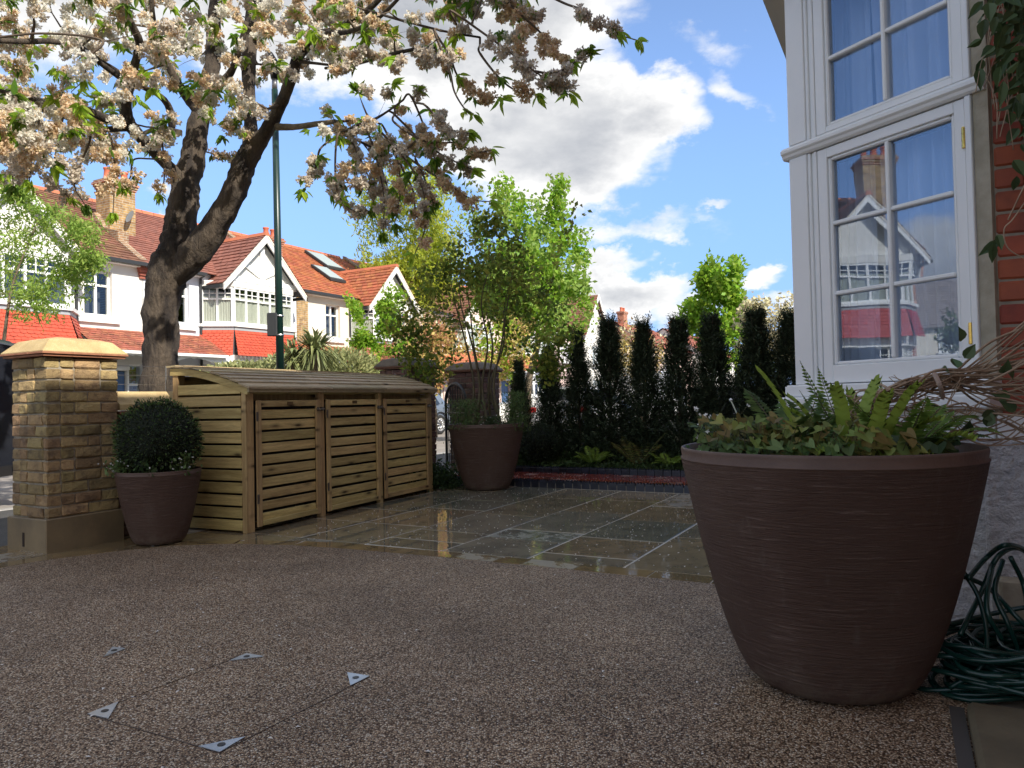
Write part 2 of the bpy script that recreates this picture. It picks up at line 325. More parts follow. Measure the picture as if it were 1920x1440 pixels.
def pot_mat(name):
    m = bpy.data.materials.new(name); m.use_nodes = True; t = m.node_tree; N = NT(t); p = t.nodes['Principled BSDF']
    ob = N.n('ShaderNodeTexCoord').outputs['Object']
    st = N.noise(N.mapv(ob, (3.2, 3.2, 70.)), 1.6, 7, .72, .25); st2 = N.noise(N.mapv(ob, (9, 9, 200.)), 1., 5, .7); gr = N.noise(ob, 120, 3, .6)
    c = N.mix(N.ss(N.noise(ob, 1.8, 5, .6), .3, .7), (.112, .066, .049), (.142, .090, .068)); c = N.mix(N.m('MULTIPLY', N.ss(st, .56, .68), .7), c, (.26, .185, .15))  # lighter ridge streaks are highlights painted into the colour
    c = N.mix(N.m('MULTIPLY', N.ss(st2, .42, .30), .6), c, (.05, .03, .024))
    dirt = N.ss(N.noise(N.mapv(ob, (5, 5, 1.2)), 2.3, 5, .65), .56, .74); c = N.mix(N.m('MULTIPLY', dirt, .22), c, (.26, .22, .18))
    zz = N.n('ShaderNodeSeparateXYZ'); t.links.new(ob, zz.inputs[0]); sp_ = N.m('MULTIPLY', N.ss(zz.outputs[2], .16, .0), N.ss(N.noise(ob, 14, 5, .7), .40, .62)); c = N.mix(N.m('MULTIPLY', sp_, .55), c, (.24, .19, .14))
    p.inputs['Specular IOR Level'].default_value = .22; N.put(p.inputs['Base Color'], c); N.put(p.inputs['Roughness'], N.m('ADD', .42, N.m('MULTIPLY', N.noise(ob, 6, 4), .35)))
    b = N.n('ShaderNodeBump'); b.inputs['Strength'].default_value = 1.; b.inputs['Distance'].default_value = .016; N.put(b.inputs['Height'], N.m('ADD', N.m('ADD', st, N.m('MULTIPLY', st2, .7)), N.m('MULTIPLY', gr, .18))); t.links.new(b.outputs[0], p.inputs['Normal'])
    return m
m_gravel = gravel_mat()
m_slab = wet_mat('wet_sandstone', [(.21, .20, .15), (.28, .215, .13), (.165, .17, .135), (.32, .245, .15), (.24, .19, .125), (.25, .24, .19)])
m_block = wet_mat('wet_buff_block', [(.27, .19, .095), (.22, .155, .08), (.30, .22, .115), (.20, .15, .09)])
m_quarry = wet_mat('wet_red_tile', [(.22, .035, .02), (.28, .05, .028), (.20, .04, .028)])
m_mortar = mat('mortar', (.36, .32, .25), .9, (.24, .21, .16), 30, bump=.3, bs=80)
m_mort_dk = mat('slab_joint', (.60, .55, .45), .6, (.40, .37, .30), 12)
m_black = mat('black_edging_clay', (.012, .014, .022), .28, (.03, .034, .05), 14, rand=.3, coord='obj')
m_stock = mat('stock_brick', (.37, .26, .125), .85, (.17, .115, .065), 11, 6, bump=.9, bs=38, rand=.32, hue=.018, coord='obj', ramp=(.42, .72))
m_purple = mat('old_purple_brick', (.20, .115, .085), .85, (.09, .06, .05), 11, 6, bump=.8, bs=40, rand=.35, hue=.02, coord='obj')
m_redbrick = mat('red_house_brick', (.34, .075, .035), .7, (.22, .05, .028), 7, 5, bump=.25, bs=60, rand=.16, hue=.006, coord='obj')
m_plinth = mat('buff_render', (.30, .225, .125), .55, (.17, .13, .08), 2.2, 6, bump=.15, bs=18, rvar=.15)
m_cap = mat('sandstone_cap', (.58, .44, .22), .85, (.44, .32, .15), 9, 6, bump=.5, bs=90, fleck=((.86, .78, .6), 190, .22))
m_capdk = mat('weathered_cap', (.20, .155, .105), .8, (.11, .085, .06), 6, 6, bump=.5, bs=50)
m_creasing = mat('clay_creasing', (.40, .18, .10), .75, (.30, .13, .075), 12, 5, bump=.3, bs=40)
m_wood = wood_mat('treated_pine', (.63, .48, .21), (.41, .29, .12), (1.0, 1.0, 16.))
m_woodv = wood_mat('treated_pine_post', (.58, .42, .20), (.40, .27, .12), (14., 14., 1.))
m_roofwood = wood_mat('weathered_pine', (.50, .40, .25), (.38, .30, .18), (2., 2., 9.))
m_pot = pot_mat('ribbed_brown_pot'); m_potin = mat('pot_inside', (.06, .05, .045), .7); m_rim = mat('pot_rim', (.095, .060, .046), .55, (.125, .082, .064), 6, bump=.3, bs=60, spec=.3)
m_soil = mat('soil', (.035, .024, .016), .95, (.06, .042, .028), 20, bump=1, bs=40)
m_white = mat('white_gloss_paint', (.80, .82, .82), .32, (.76, .78, .78), 2, bump=.04, bs=20)
m_whitew = mat('white_house_paint', (.80, .785, .735), .8, (.72, .70, .65), 1.2, 4, bump=.12, bs=12)
m_cream = mat('cream_house_paint', (.80, .73, .62), .8, (.74, .67, .56), 1.2, 4, bump=.12, bs=12)
m_pink = mat('pink_house_paint', (.78, .60, .53), .8, (.72, .55, .48), 1.2, 4, bump=.12, bs=12)
m_bluew = mat('pale_blue_paint', (.70, .74, .80), .8, (.66, .70, .76), 1.2, 4)
m_frame = mat('window_frame_paint', (.86, .86, .84), .4)
m_dash = mat('pebble_dash', (.72, .72, .72), .9, (.55, .55, .56), 25, 5, bump=2.2, bs=28)
m_cement = mat('cement_fillet', (.40, .36, .28), .9, (.30, .27, .20), 12, 5, bump=.4, bs=30)
m_brass = mat('brass', (.75, .52, .14), .25, metal=1)
m_glass = glass_mat('bay_glass', .26, (.88, .92, .97), .05); m_hglass = glass_mat('house_glass', .04, (.85, .88, .88))
m_curtain = mat('sheer_curtain', (.84, .88, .94), .9, trans=.4); m_hcurt = mat('cream_curtain', (.72, .68, .56), .9, (.6, .56, .46), 5, stretch=(8, 8, .5))
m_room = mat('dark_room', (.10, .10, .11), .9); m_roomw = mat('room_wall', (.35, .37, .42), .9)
m_tarmac = mat('asphalt', (.075, .074, .072), .8, (.05, .05, .05), 3, bump=.5, bs=160, fleck=((.2, .19, .18), 120, .2))
m_road = mat('road_asphalt', (.30, .27, .24), .9, (.24, .215, .19), 1.2, bump=.4, bs=120)
m_pave = mat('pavement_slabs', (.30, .27, .22), .85, (.22, .20, .16), 2, bump=.2, bs=40)
m_kerb = mat('granite_kerb', (.36, .35, .33), .8, (.26, .25, .24), 30)
m_earth = mat('garden_earth', (.07, .055, .035), .95, (.05, .06, .03), 3, bump=.6, bs=20)
m_lawn = mat('lawn', (.05, .09, .02), .9, (.08, .11, .03), 8, bump=.6, bs=60)
m_zinc = mat('galvanised_steel', (.50, .55, .60), .33, (.62, .67, .72), 9, metal=.85, bump=.1, bs=70, rvar=.1)
m_lamp = mat('dark_green_paint', (.006, .026, .021), .35, (.01, .035, .028), 4)
m_blackp = mat('black_paint', (.012, .012, .013), .35); m_wire = mat('steel_wire', (.45, .45, .45), .35, metal=1)
m_hose = mat('green_hose', (.006, .036, .028), .22); m_rubber = mat('tyre_rubber', (.02, .02, .02), .7)
m_bark = mat('cherry_bark', (.095, .073, .053), .9, (.026, .020, .017), 7, 9, bump=2.6, bs=20, stretch=(1, 1, .28), ramp=(.40, .66))
m_barkl = mat('smooth_bark', (.20, .155, .10), .8, (.10, .075, .05), 8, 6, bump=.7, bs=25, stretch=(1, 1, 2.2))
m_twig = mat('twig_bark', (.085, .06, .042), .8, (.12, .09, .06), 12)
m_stem = mat('green_stem', (.10, .10, .04), .6, (.07, .06, .03), 8)
m_wist = mat('wisteria_twig', (.42, .31, .21), .7, (.24, .16, .10), 9, bump=.3, bs=50)
LEAF = dict(
    cherry=((.15, .26, .03), .3, .5, .03), cherryb=((.36, .52, .05), .2, .55, .02), blossomw=((.92, .89, .80), .1, .5, .01), blossomt=((.84, .67, .45), .22, .5, .02), blossomm=((.78, .71, .61), .22, .5, .02),
    lime=((.34, .48, .10), .25, .55, .02), willow=((.48, .54, .07), .2, .6, .02), bright=((.30, .48, .05), .25, .6, .02), maple=((.15, .21, .035), .4, .55, .03), olive=((.30, .34, .06), .35, .55, .03), yew=((.062, .085, .046), .55, .15, .02),
    box=((.035, .052, .024), .5, .1, .01), fern=((.16, .26, .05), .3, .4, .015), ferndk=((.10, .17, .05), .35, .35, .015), strap=((.26, .38, .06), .2, .35, .01), epi=((.27, .27, .07), .45, .45, .07), cover=((.05, .085, .03), .4, .3, .02),
    ivy=((.075, .12, .05), .35, .25, .02), cord=((.20, .23, .09), .4, .2, .02), varieg=((.34, .36, .16), .35, .3, .02), cream=((.66, .60, .38), .2, .35, .02), orange=((.55, .30, .16), .3, .35, .03), yellow=((.55, .42, .14), .3, .35, .03), pinkbl=((.62, .25, .18), .3, .3, .02), dark=((.06, .095, .03), .4, .3, .02), jas=((.12, .19, .06), .35, .3, .02))
def leafm(k):
    c, isl, tr, hue = LEAF[k]
    return mat('foliage_'+k, c, .5 if 'bloss' not in k else .7, isl=isl, trans=tr, hue=hue, spec=.35 if k not in ('yew',) else .15)

# bricks: shared irregular chamfered blocks
BK = {}
def brick_mesh(l, d, h, mt, k, rough=.0035, name='brick'):
    key = (round(l, 3), round(d, 3), round(h, 3), mt.name, k)
    if key in BK: return BK[key]
    mb = MB(); mb.box(-l/2, l/2, -d/2, d/2, -h/2, h/2, min(.007, h*.2)); rr = random.Random(hash((key[0], key[1], k)) & 999)
    mb.v = [v + Vector((rr.uniform(-1, 1), rr.uniform(-1, 1), rr.uniform(-1, 1)))*rough for v in mb.v]
    me = bpy.data.meshes.new(name); me.from_pydata([tuple(v) for v in mb.v], [], mb.f); me.materials.append(mt); BK[key] = me; return me
def piece(name, me, parent, loc, ang=0., tilt=(0, 0)):
    o = bpy.data.objects.new(name, me); link(o); o.parent = parent; o.location = loc - wl(parent); o.rotation_euler = (tilt[0], tilt[1], ang); WL[o.name] = Vector(loc); return o
def brickwork(parent, fr, a0, a1, z0, z1, b, depth, pitch, mt, face=1, L=.22, off=0, joint=.012, jit=.004, rough=.0035):
    """courses of bricks along the frame's x at depth b (front face), thickness depth towards -face*y"""
    n = max(1, round((z1-z0)/pitch)); ph = (z1-z0)/n
    for i in range(n):
        z = z0+(i+.5)*ph; a = a0; first = (i+off) % 2
        while a < a1-.02:
            l = L/2 if (first and a == a0) else (L if random.random() > .12 else L/2)
            if a+l > a1-.05: l = a1-a
            ll = round((l-joint)/.01)*.01
            me = brick_mesh(ll, depth, ph-joint*.9, mt, random.randrange(3), rough)
            bb = b - face*depth/2 + random.uniform(-jit, jit)
            piece('brick', me, parent, fr(a+l/2, bb, z+random.uniform(-.0015, .0015)), fr.ang, (random.uniform(-.008, .008), 0))
            a += l

# ================================================================== GROUND, ROAD, PAVEMENTS
def struct(name, mb, m, label=None, **k): return mb.build(name, m, None, label=label, kind='structure', **k)
struct('ground', MB().quad((-900, -900, -.06), (900, -900, -.06), (900, 1400, -.06), (-900, 1400, -.06)), m_lawn)
KN = -8.3; KF = -15.6                                  # kerb lines of the road
struct('road', MB(GUV).quad((-60, KN+.0, -.052), (140, KN, -.052), (140, KF, -.052), (-60, KF, -.052)), m_road)
near = struct('near_pavement', MB(GUV).box(-60, 140, -6.02, KN+.14, -.3, -.004), m_tarmac)
far = struct('far_pavement', MB(GUV).box(-60, 140, KF-.14, -17.6, -.3, .02), m_pave)
kb = MB(GUV); kb2 = MB(GUV)
for i in range(-20, 60):
    kb.box(i*.92+.006, i*.92+.914, KN, KN+.135, -.25, .004, .012); kb2.box(i*.92+.006, i*.92+.914, KF-.135, KF, -.25, .03, .012)
k1 = kb.build('kerb', m_kerb, None, kind='structure'); k2 = kb2.build('kerb', m_kerb, None, kind='structure')
# front gardens across the road
struct('far_front_gardens', MB(GUV).box(-40, 90, -17.6, -20.2, -.3, .03), m_earth)
# gravel drive: curved edge along the patio border
edge = [(-8, -1.0), (3.2, -5.02), (3.6, -4.72), (3.82, -4.3), (3.93, -3.75), (3.96, -3.1), (3.985, -2.4), (3.985, -1.5), (3.985, .2)]
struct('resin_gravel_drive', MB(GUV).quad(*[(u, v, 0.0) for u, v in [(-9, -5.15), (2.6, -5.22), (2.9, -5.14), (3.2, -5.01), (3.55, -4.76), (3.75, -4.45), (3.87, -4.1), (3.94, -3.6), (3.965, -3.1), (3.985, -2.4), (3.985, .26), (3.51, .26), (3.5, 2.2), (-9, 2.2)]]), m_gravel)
struct('drive_base', MB(GUV).box(-9, 3.9, -6.02, 2.4, -.3, -.0035), m_block); struct('patio_base', MB(GUV).box(3.9, 9.6, -6.02, 2.4, -.3, -.0015), m_mort_dk)

# ---- patio of wet sandstone slabs
patio = thing('patio', None, None, W(4.1, -3, 0), kind='structure')
def slab(u0, u1, v0, v1, mt=None, name='slab', z=0.0):
    g = .0075
    mb = MB(GUV); mb.box(u0+g, u1-g, v0+g, v1-g, -.03, z+random.uniform(-.0015, .0015)+.001, .0015)
    return mb.build(name, mt or m_slab, patio)
cols = [(-5.39, -4.76, [4.14, 4.55, 5.4, 6.2, 7.0, 7.62]), (-4.76, -4.12, [4.14, 4.9, 5.55, 6.45, 7.05, 7.56]), (-4.12, -3.48, [4.14, 4.90, 5.8, 6.4, 7.2, 7.6]), (-3.48, -2.83, [4.14, 4.42, 4.785, 5.66, 6.81, 7.56]),
        (-2.83, -2.19, [4.14, 4.70, 5.07, 6.07, 6.85, 7.56]), (-2.19, -1.55, [4.14, 4.37, 4.97, 5.8, 6.6, 7.56]), (-1.55, -.9, [4.14, 5.2, 5.83, 6.7, 7.56]), (-.9, -.25, [4.14, 4.7, 5.5, 6.3, 7.56])]
for v0, v1, us in cols:
    for a, b in zip(us, us[1:]): slab(a, b, v0, v1)
def curve_u(v):
    P = [(2.9, -5.14), (3.2, -5.01), (3.55, -4.76), (3.75, -4.45), (3.87, -4.1), (3.94, -3.6), (3.965, -3.1), (3.985, -2.4)]
    return np.interp(v, [p[1] for p in P], [p[0] for p in P])
for v0, v1 in ((-5.10, -4.76), (-4.76, -4.44), (-4.44, -4.12), (-4.12, -3.8), (-3.8, -3.48)):
    a, b = curve_u(v0)+.158, curve_u(v1)+.158
    if a < 4.1: MB(GUV).prism([(a, v0+.006, -.03), (max(b, a+.02), v1-.006, -.03), (4.134, v1-.006, -.03), (4.134, v0+.006, -.03)], (0, 0, .031)).build('slab', m_slab, patio)
# border of short blocks along the curve
pts = [(2.9, -5.14), (3.2, -5.01), (3.55, -4.76), (3.75, -4.45), (3.87, -4.1), (3.94, -3.6), (3.965, -3.1), (3.985, -2.4), (3.985, -.3)]
P2 = []; 
for (a, b) in zip(pts, pts[1:]):
    n = max(1, int(math.dist(a, b)/.05))
    for i in range(n): P2.append((a[0]+(b[0]-a[0])*i/n, a[1]+(b[1]-a[1])*i/n))
P2.append(pts[-1]); acc = 0; cut = [0]; nl = .33
for i in range(1, len(P2)):
    acc += math.dist(P2[i-1], P2[i])
    if acc > nl: cut.append(i); acc = 0; nl = random.choice([.2, .3, .33, .42])
for a, b in zip(cut, cut[1:]):
    p, q = P2[a], P2[b]; d = (q[0]-p[0], q[1]-p[1]); L = math.hypot(*d); d = (d[0]/L, d[1]/L); nn = (d[1], -d[0])
    if nn[0] < 0: nn = (-nn[0], -nn[1])
    g = .005; wd = .15
    A = (p[0]+d[0]*g, p[1]+d[1]*g); B = (q[0]-d[0]*g, q[1]-d[1]*g)
    poly = [(A[0], A[1], -.03), (B[0], B[1], -.03), (B[0]+nn[0]*wd, B[1]+nn[1]*wd, -.03), (A[0]+nn[0]*wd, A[1]+nn[1]*wd, -.03)]
    MB(GUV).prism(poly, (0, 0, .033+random.uniform(-.001, .001))).build('border_block', m_block, patio)
# buff blocks at the drive mouth by the first pier
for i in range(9):
    u = 2.85-i*.33; MB(GUV).prism([(u, -5.16-.02*min(i, 3), -.03), (u-.32, -5.175-.02*min(i+1, 3), -.03), (u-.32, -5.34, -.03), (u, -5.34, -.03)], (0, 0, .032)).build('border_block', m_block, patio)
for i in range(9):
    for j in range(2):
        u = 3.0-i*.45; MB(GUV).box(u-.44, u-.006, -5.35-j*.33-.32, -5.35-j*.33-.006, -.03, .001, .003).build('border_block', m_block, patio)

# ---- red tiled garden path with black rope-top edging
path = thing('garden_path', None, None, W(8.1, -3, 0), kind='structure')
MB(GUV).box(7.60, 8.62, -5.4, .3, -.05, .052).build('path_bed', m_mortar, path)
i = 0; v = -5.3
while v < .2:
    for j in range(6):
        u = 7.66+j*.152
        MB(GUV).box(u, u+.149, v, v+.149, .04, .064+random.uniform(-.0008, .0008), .002).build('quarry_tile', m_quarry, path)
    v += .152
def edgetile(u, v, z0, z1):
    mb = MB(GUV); mb.box(u-.022, u+.022, v+.002, v+.103, z0, z1, .003)
    n = 3
    for k in range(n):
        a = v+.004+k*.033; mb.prism([(u-.02, a, z1-.002), (u-.02, a+.031, z1-.002), (u-.02, a+.0155, z1+.02)], (.04, 0, 0))
    return mb
for i in range(50):
    edgetile(7.62, -5.2+i*.105, -.02, .072).build('edging_tile', m_black, path)
for i in range(50):
    edgetile(8.61, -5.2+i*.105, .0, .125).build('edging_tile', m_black, path)
struct('planting_bed', MB(GUV).box(8.64, 10.6, -5.6, .3, -.1, .10), m_soil)
struct('planting_strip', MB(GUV).box(6.95, 7.58, -5.39, -4.75, -.1, .012), m_soil)
# neighbour's garden beyond the hedge
struct('neighbour_garden', MB(GUV).box(10.6, 60, -6.0, 14, -.1, .02), m_earth)

# ---- access cover set in the gravel: four corner plates and a hairline frame
def G(x, y): p = gnd(x, y); return Vector((p.x, p.y, 0))
cvA, cvB, cvC, cvD = G(164, 1340), G(412, 1412), G(693, 1269), G(462, 1226)
cov = thing('access_cover', 'square recessed access cover with four triangular steel corner plates in the gravel', 'access cover', (cvA+cvC)/2)
fm = MB()
for a, b, wd_ in ((cvA, cvB, .0012), (cvB, cvC, .0012), (cvD, cvA, .0003)):
    d = (b-a).normalized(); s_ = Vector((-d.y, d.x, 0))*wd_
    fm.prism([tuple(a-s_), tuple(b-s_), tuple(b+s_), tuple(a+s_)], (0, 0, .0022))
fm.build('frame_edge', mat('dull_steel_edge', (.10, .08, .07), .45, metal=.6), cov)
def plate(a, b, c, parent=None, key=True):
    mb = MB(); cc = (a+b+c)/3
    mb.prism([tuple(p+Vector((0, 0, .001))) for p in (a, b, c)], (0, 0, .003)); o = mb.build('corner_plate', m_zinc, parent)
    if key:
        k = MB(); k.lathe((cc.x, cc.y, .0042), [(.012, 0), (.012, .0012), (.008, .0014)], 16, True, True); k.build('key_hole', m_blackp, o)
    return o
for a, b, c in ((cvA, G(222, 1317), G(203, 1349)), (cvB, G(372, 1401), G(460, 1383)), (cvC, G(651, 1262), G(657, 1287)), (cvD, G(430, 1240), G(495, 1232))): plate(a, b, c, cov)
o = plate(G(194, 1233), G(236, 1217), G(211, 1214)); o.name = 'steel_plate'; tag(o, 'single small steel triangle in the gravel, farthest left behind the access cover', 'steel plate')

# ---- doorstep slab, bottom right
st = MB(GUV); A = W(0, 0)
sl = MB(); a, b = gnd(1812, 1312, .05), gnd(1838, 1440, .05); d = (b-a).normalized(); s_ = Vector((d.y, -d.x, 0)); s_ = s_ if s_.x > 0 else -s_
b = b + d*1.6
stepf = Fr((a.x, a.y, 0), tuple(d), tuple(s_))
MB(stepf).box(0, 2.2, 0, 1.3, -.04, .05, .014).build('doorstep', mat('step_stone', (.20, .165, .10), .6, (.13, .105, .065), 5, 6, bump=.35, bs=22), None, smooth=False)
tag(bpy.data.objects['doorstep'], 'buff stone doorstep slab with rounded edge at the right end of the gravel', 'doorstep')
MB(stepf).box(-.05, 2.2, -.045, -.005, -.04, .006).build('drive_trim', mat('trim', (.10, .09, .08), .5), None, kind='structure')
MB(stepf).box(-.6, -.02, .02, 1.2, -.04, .004).build('step_paving', m_block, None, kind='structure')

# ================================================================== PIERS AND FRONT WALL
def cap(mb, fr, u0, u1, v0, v1, z0, zr, over, rise, top=.32):
    a0, a1, b0, b1 = u0-over, u1+over, v0-over, v1+over; cx, cy = (a0+a1)/2, (b0+b1)/2; hx, hy = (a1-a0)/2, (b1-b0)/2
    rings = [(1, z0), (1, z0+zr), (top+.32, z0+zr+rise*.78), (top, z0+zr+rise)]
    k = []
    for s_, z in rings: k.append(mb.V([(cx-hx*s_, cy-hy*s_, z), (cx+hx*s_, cy-hy*s_, z), (cx+hx*s_, cy+hy*s_, z), (cx-hx*s_, cy+hy*s_, z)]))
    for r in range(3):
        for i in range(4): j = (i+1) % 4; mb.f.append([k[r]+i, k[r]+j, k[r+1]+j, k[r+1]+i])
    mb.f.append([k[0]+3, k[0]+2, k[0]+1, k[0]]); mb.f.append([k[3]+i for i in range(4)])
def pier(name, label, u0, u1, v0, v1, z1, mt, capm, creas, plinth=None, off=0, pitch=.0805, rise=.11, rough=.0035):
    p = thing(name, label, 'brick pier', W((u0+u1)/2, (v0+v1)/2, 0), 'brick gate piers')
    zb = plinth or 0
    core = MB(GUV).box(u0+.012, u1-.012, v0+.012, v1-.012, -.1, z1-.01).build('core', m_mortar, p)
    if plinth: 
        q = MB(GUV); q.box(u0-.022, u1+.022, v0-.022, v1+.022, -.05, plinth, .006); q.build('plinth', m_plinth, p)
        MB(GUV).box(u0-.0245, u0+.02, v0+.18, v0+.205, .03, .13).build('weep_vent', mat('vent_brown', (.03, .018, .012), .8), p)
    d = .10; fU = Fr((0, 0, 0), U, V); fV = Fr((0, 0, 0), V, U)
    brickwork(p, fU, u0+d, u1, zb, z1, v1, d, pitch, mt, 1, .2, off, rough=rough); brickwork(p, fU, u0, u1-d, zb, z1, v0, d, pitch, mt, -1, .2, off, rough=rough)
    brickwork(p, fV, v0+d, v1, zb, z1, u0, d, pitch, mt, -1, .2, off+1, rough=rough); brickwork(p, fV, v0, v1-d, zb, z1, u1, d, pitch, mt, 1, .2, off+1, rough=rough)
    for j, (o_, zz) in enumerate(((.038, 0), (.052, .017))):
        for i in range(3):
            for k in range(3):
                uu0, uu1 = u0-o_+(u1-u0+2*o_)*i/3, u0-o_+(u1-u0+2*o_)*(i+1)/3; vv0, vv1 = v0-o_+(v1-v0+2*o_)*k/3, v0-o_+(v1-v0+2*o_)*(k+1)/3
                if i == 1 and k == 1: continue
                MB(GUV).box(uu0+.001, uu1-.001, vv0+.001, vv1-.001, z1+zz+.001, z1+zz+.0155, .002).build('creasing_tile', creas, p)
    c = MB(GUV); cap(c, GUV, u0, u1, v0, v1, z1+.034, .006, .046, rise, .42); c.build('cap_stone', capm, p)
    return p
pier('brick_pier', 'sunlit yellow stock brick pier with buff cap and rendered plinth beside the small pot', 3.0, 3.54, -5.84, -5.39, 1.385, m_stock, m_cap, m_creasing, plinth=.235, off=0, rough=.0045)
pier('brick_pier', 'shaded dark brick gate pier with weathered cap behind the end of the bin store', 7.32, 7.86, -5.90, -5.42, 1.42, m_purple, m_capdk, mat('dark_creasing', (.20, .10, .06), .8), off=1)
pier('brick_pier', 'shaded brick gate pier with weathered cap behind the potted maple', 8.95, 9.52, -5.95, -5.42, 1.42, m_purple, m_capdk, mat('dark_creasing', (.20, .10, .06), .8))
fw_ = thing('front_wall', 'low brick front wall with sloping buff coping between first pier and bin store', 'wall', W(5.4, -5.6, 0))
MB(GUV).box(3.55, 7.31, -5.78, -5.46, -.1, .955).build('core', m_mortar, fw_)
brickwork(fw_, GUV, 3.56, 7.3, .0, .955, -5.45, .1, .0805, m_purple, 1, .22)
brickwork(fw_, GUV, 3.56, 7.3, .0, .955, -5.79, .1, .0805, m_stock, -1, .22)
for i in range(17): MB(GUV).box(3.56+i*.22, 3.775+i*.22, -5.83, -5.40, .957, .985, .003).build('creasing_tile', mat('brown_creasing', (.17, .075, .04), .8), fw_)
for i in range(6):
    a = 3.56+i*.62; mb = MB(GUV); mb.prism([(a, -5.405, .987), (a, -5.825, .987), (a, -5.825, 1.02), (a, -5.66, 1.14), (a, -5.58, 1.14), (a, -5.405, 1.035)], (.612, 0, 0)); mb.build('coping_stone', m_cap, fw_)
wf = thing('wire_fence', 'thin steel wires strung above the low front wall', 'wire fence', W(4.5, -5.62, 1.14))
for z in (1.2, 1.275, 1.352): MB(GUV).tube([(3.54, -5.62, z), (5.4, -5.62, z-.008), (7.32, -5.62, z)], .0022, 5).build('wire', m_wire, wf)
for u in (3.56, 4.12, 7.28): MB(GUV).tube([(u, -5.62, 1.135), (u, -5.62, 1.36)], .006, 6).build('wire_post', m_wire, wf)

# ---- iron gate, open
gt = thing('iron_gate', 'open black wrought iron gate with arched top beside the potted maple', 'gate', W(8.85, -5.35, 0))
gf = Fr(tuple(W(8.92, -5.98)), tuple((W(8.72, -5.55)-W(8.92, -5.98)).normalized()), (0, 0, 1)); gf.y = Vector((-gf.x.y, gf.x.x, 0))
GW = .52
MB(gf).tube([(0, 0, .05), (0, 0, 1.02)], .02, 8).build('hinge_stile', m_blackp, gt); MB(gf).tube([(GW, 0, .05), (GW, 0, 1.02)], .02, 8).build('latch_stile', m_blackp, gt)
MB(gf).tube([(GW/2-GW/2*math.cos(R(a)), 0, 1.0+.26*math.sin(R(a))) for a in range(0, 181, 12)], .022, 8).build('arched_rail', m_blackp, gt)
for z in (.1, .45, .85): MB(gf).box(0, GW, -.008, .008, z-.011, z+.011).build('rail', m_blackp, gt)
for i in range(1, 8):
    x = GW*i/8; zt = 1.0+.25*math.sqrt(max(0, 1-((x-GW/2)/(GW/2))**2)); MB(gf).tube([(x, 0, .1), (x, 0, zt)], .007, 6).build('bar', m_blackp, gt)
    MB(gf).lathe((x, 0, .62), [(.003, -.04), (.02, -.01), (.02, .01), (.003, .04)], 8).build('collar', m_blackp, gt)
def scroll(cx, cz, r, s_=1):
    return MB(gf).tube([(cx+s_*r*(1-a/800)*math.cos(R(a)), 0, cz+r*(1-a/800)*math.sin(R(a))) for a in range(0, 560, 25)], .005, 5)
for i in range(4): scroll(GW*(i+.5)/4, .94, .05, 1 if i % 2 else -1).build('scroll', m_blackp, gt)

# ================================================================== BIN STORE
bsx = Vector((.0, 0, 0)); A0 = W(4.12, -4.645); A1 = W(6.92, -4.83); ex = (A1-A0).normalized(); ey = Vector((-ex.y, ex.x, 0))   # ey points back towards the wall
BF = Fr(tuple(A0), tuple(ex), tuple(ey))
bs_ = thing('bin_store', 'wooden slatted three-door bin store with arched roof against the front wall', 'bin store', A0)
DP = .80; ZE = 1.155
def arch(t): return ZE + .175*math.sin(math.pi*.5*min(1, (t+.02)/(DP*1.0)))**1.0 if t >= 0 else ZE+ t*.45
def bpart(name, m, *b, parent=None, c=.003): return MB(BF).box(*b, c).build(name, m, parent or bs_)
# posts
for s0, s1 in ((0, .07), (.865, .935), (1.775, 1.83), (2.73, 2.80)):
    bpart('post', m_woodv, s0, s1, .0, .045, .0, ZE-.01)
for s0, s1 in ((0, .07), (1.35, 1.42), (2.73, 2.80)): bpart('post', m_woodv, s0, s1, DP-.045, DP, 0, arch(DP)-.03)
bpart('corner_trim', m_woodv, -.018, .0, -.002, .045, .0, ZE-.008); bpart('corner_trim', m_woodv, -.018, .0, DP-.06, DP, .0, arch(DP)-.03)
# side slats, both ends; outer face of the end
for side, sx0, sx1 in (('near', -.02, -.002), ('far', 2.802, 2.82)):
    z = .018
    while z < 1.29:
        h = .082; t0, t1 = .047, DP-.062
        if z+h > ZE-.03:   # clip under the arch
            t0 = max(t0, DP*(2/math.pi)*math.asin(min(1, max(0, (z+h*.5+.03-ZE)/.175)))-.0)
        if t0 < t1-.1 and z < 1.19: 
            ztop = min(z+h, 1.27)
            if t0 > .06: MB(BF).prism([(sx0, .06 if z+h*.2 < ZE-.05 else t0-.12, z), (sx0, t1, z), (sx0, t1, ztop), (sx0, t0+.1, ztop)], (sx1-sx0, 0, 0)).build('side_slat', m_wood, bs_)
            else: bpart('side_slat', m_wood, sx0, sx1, t0, t1, z, ztop)
        z += .0985
# back boards
z = .02
while z < 1.2: bpart('back_slat', m_wood, 0, 2.8, DP+.001, DP+.016, z, z+.088); z += .105
# arched end rails
for sx in (-.026, 2.775):
    n = 14; tt = [(-.03+(DP+.05)*i/n) for i in range(n+1)]
    up_ = [(sx, t_, arch(max(t_, 0)) + (t_*.5 if t_ < 0 else 0)-.004) for t_ in tt]; dn = [(sx, t_, arch(max(t_, 0))-.062 + (t_*.3 if t_ < 0 else 0)) for t_ in tt]
    mb = MB(BF)
    for i in range(n): mb.prism([dn[i], dn[i+1], up_[i+1], up_[i]], (.026, 0, 0))
    mb.build('arched_rail', m_wood, bs_)
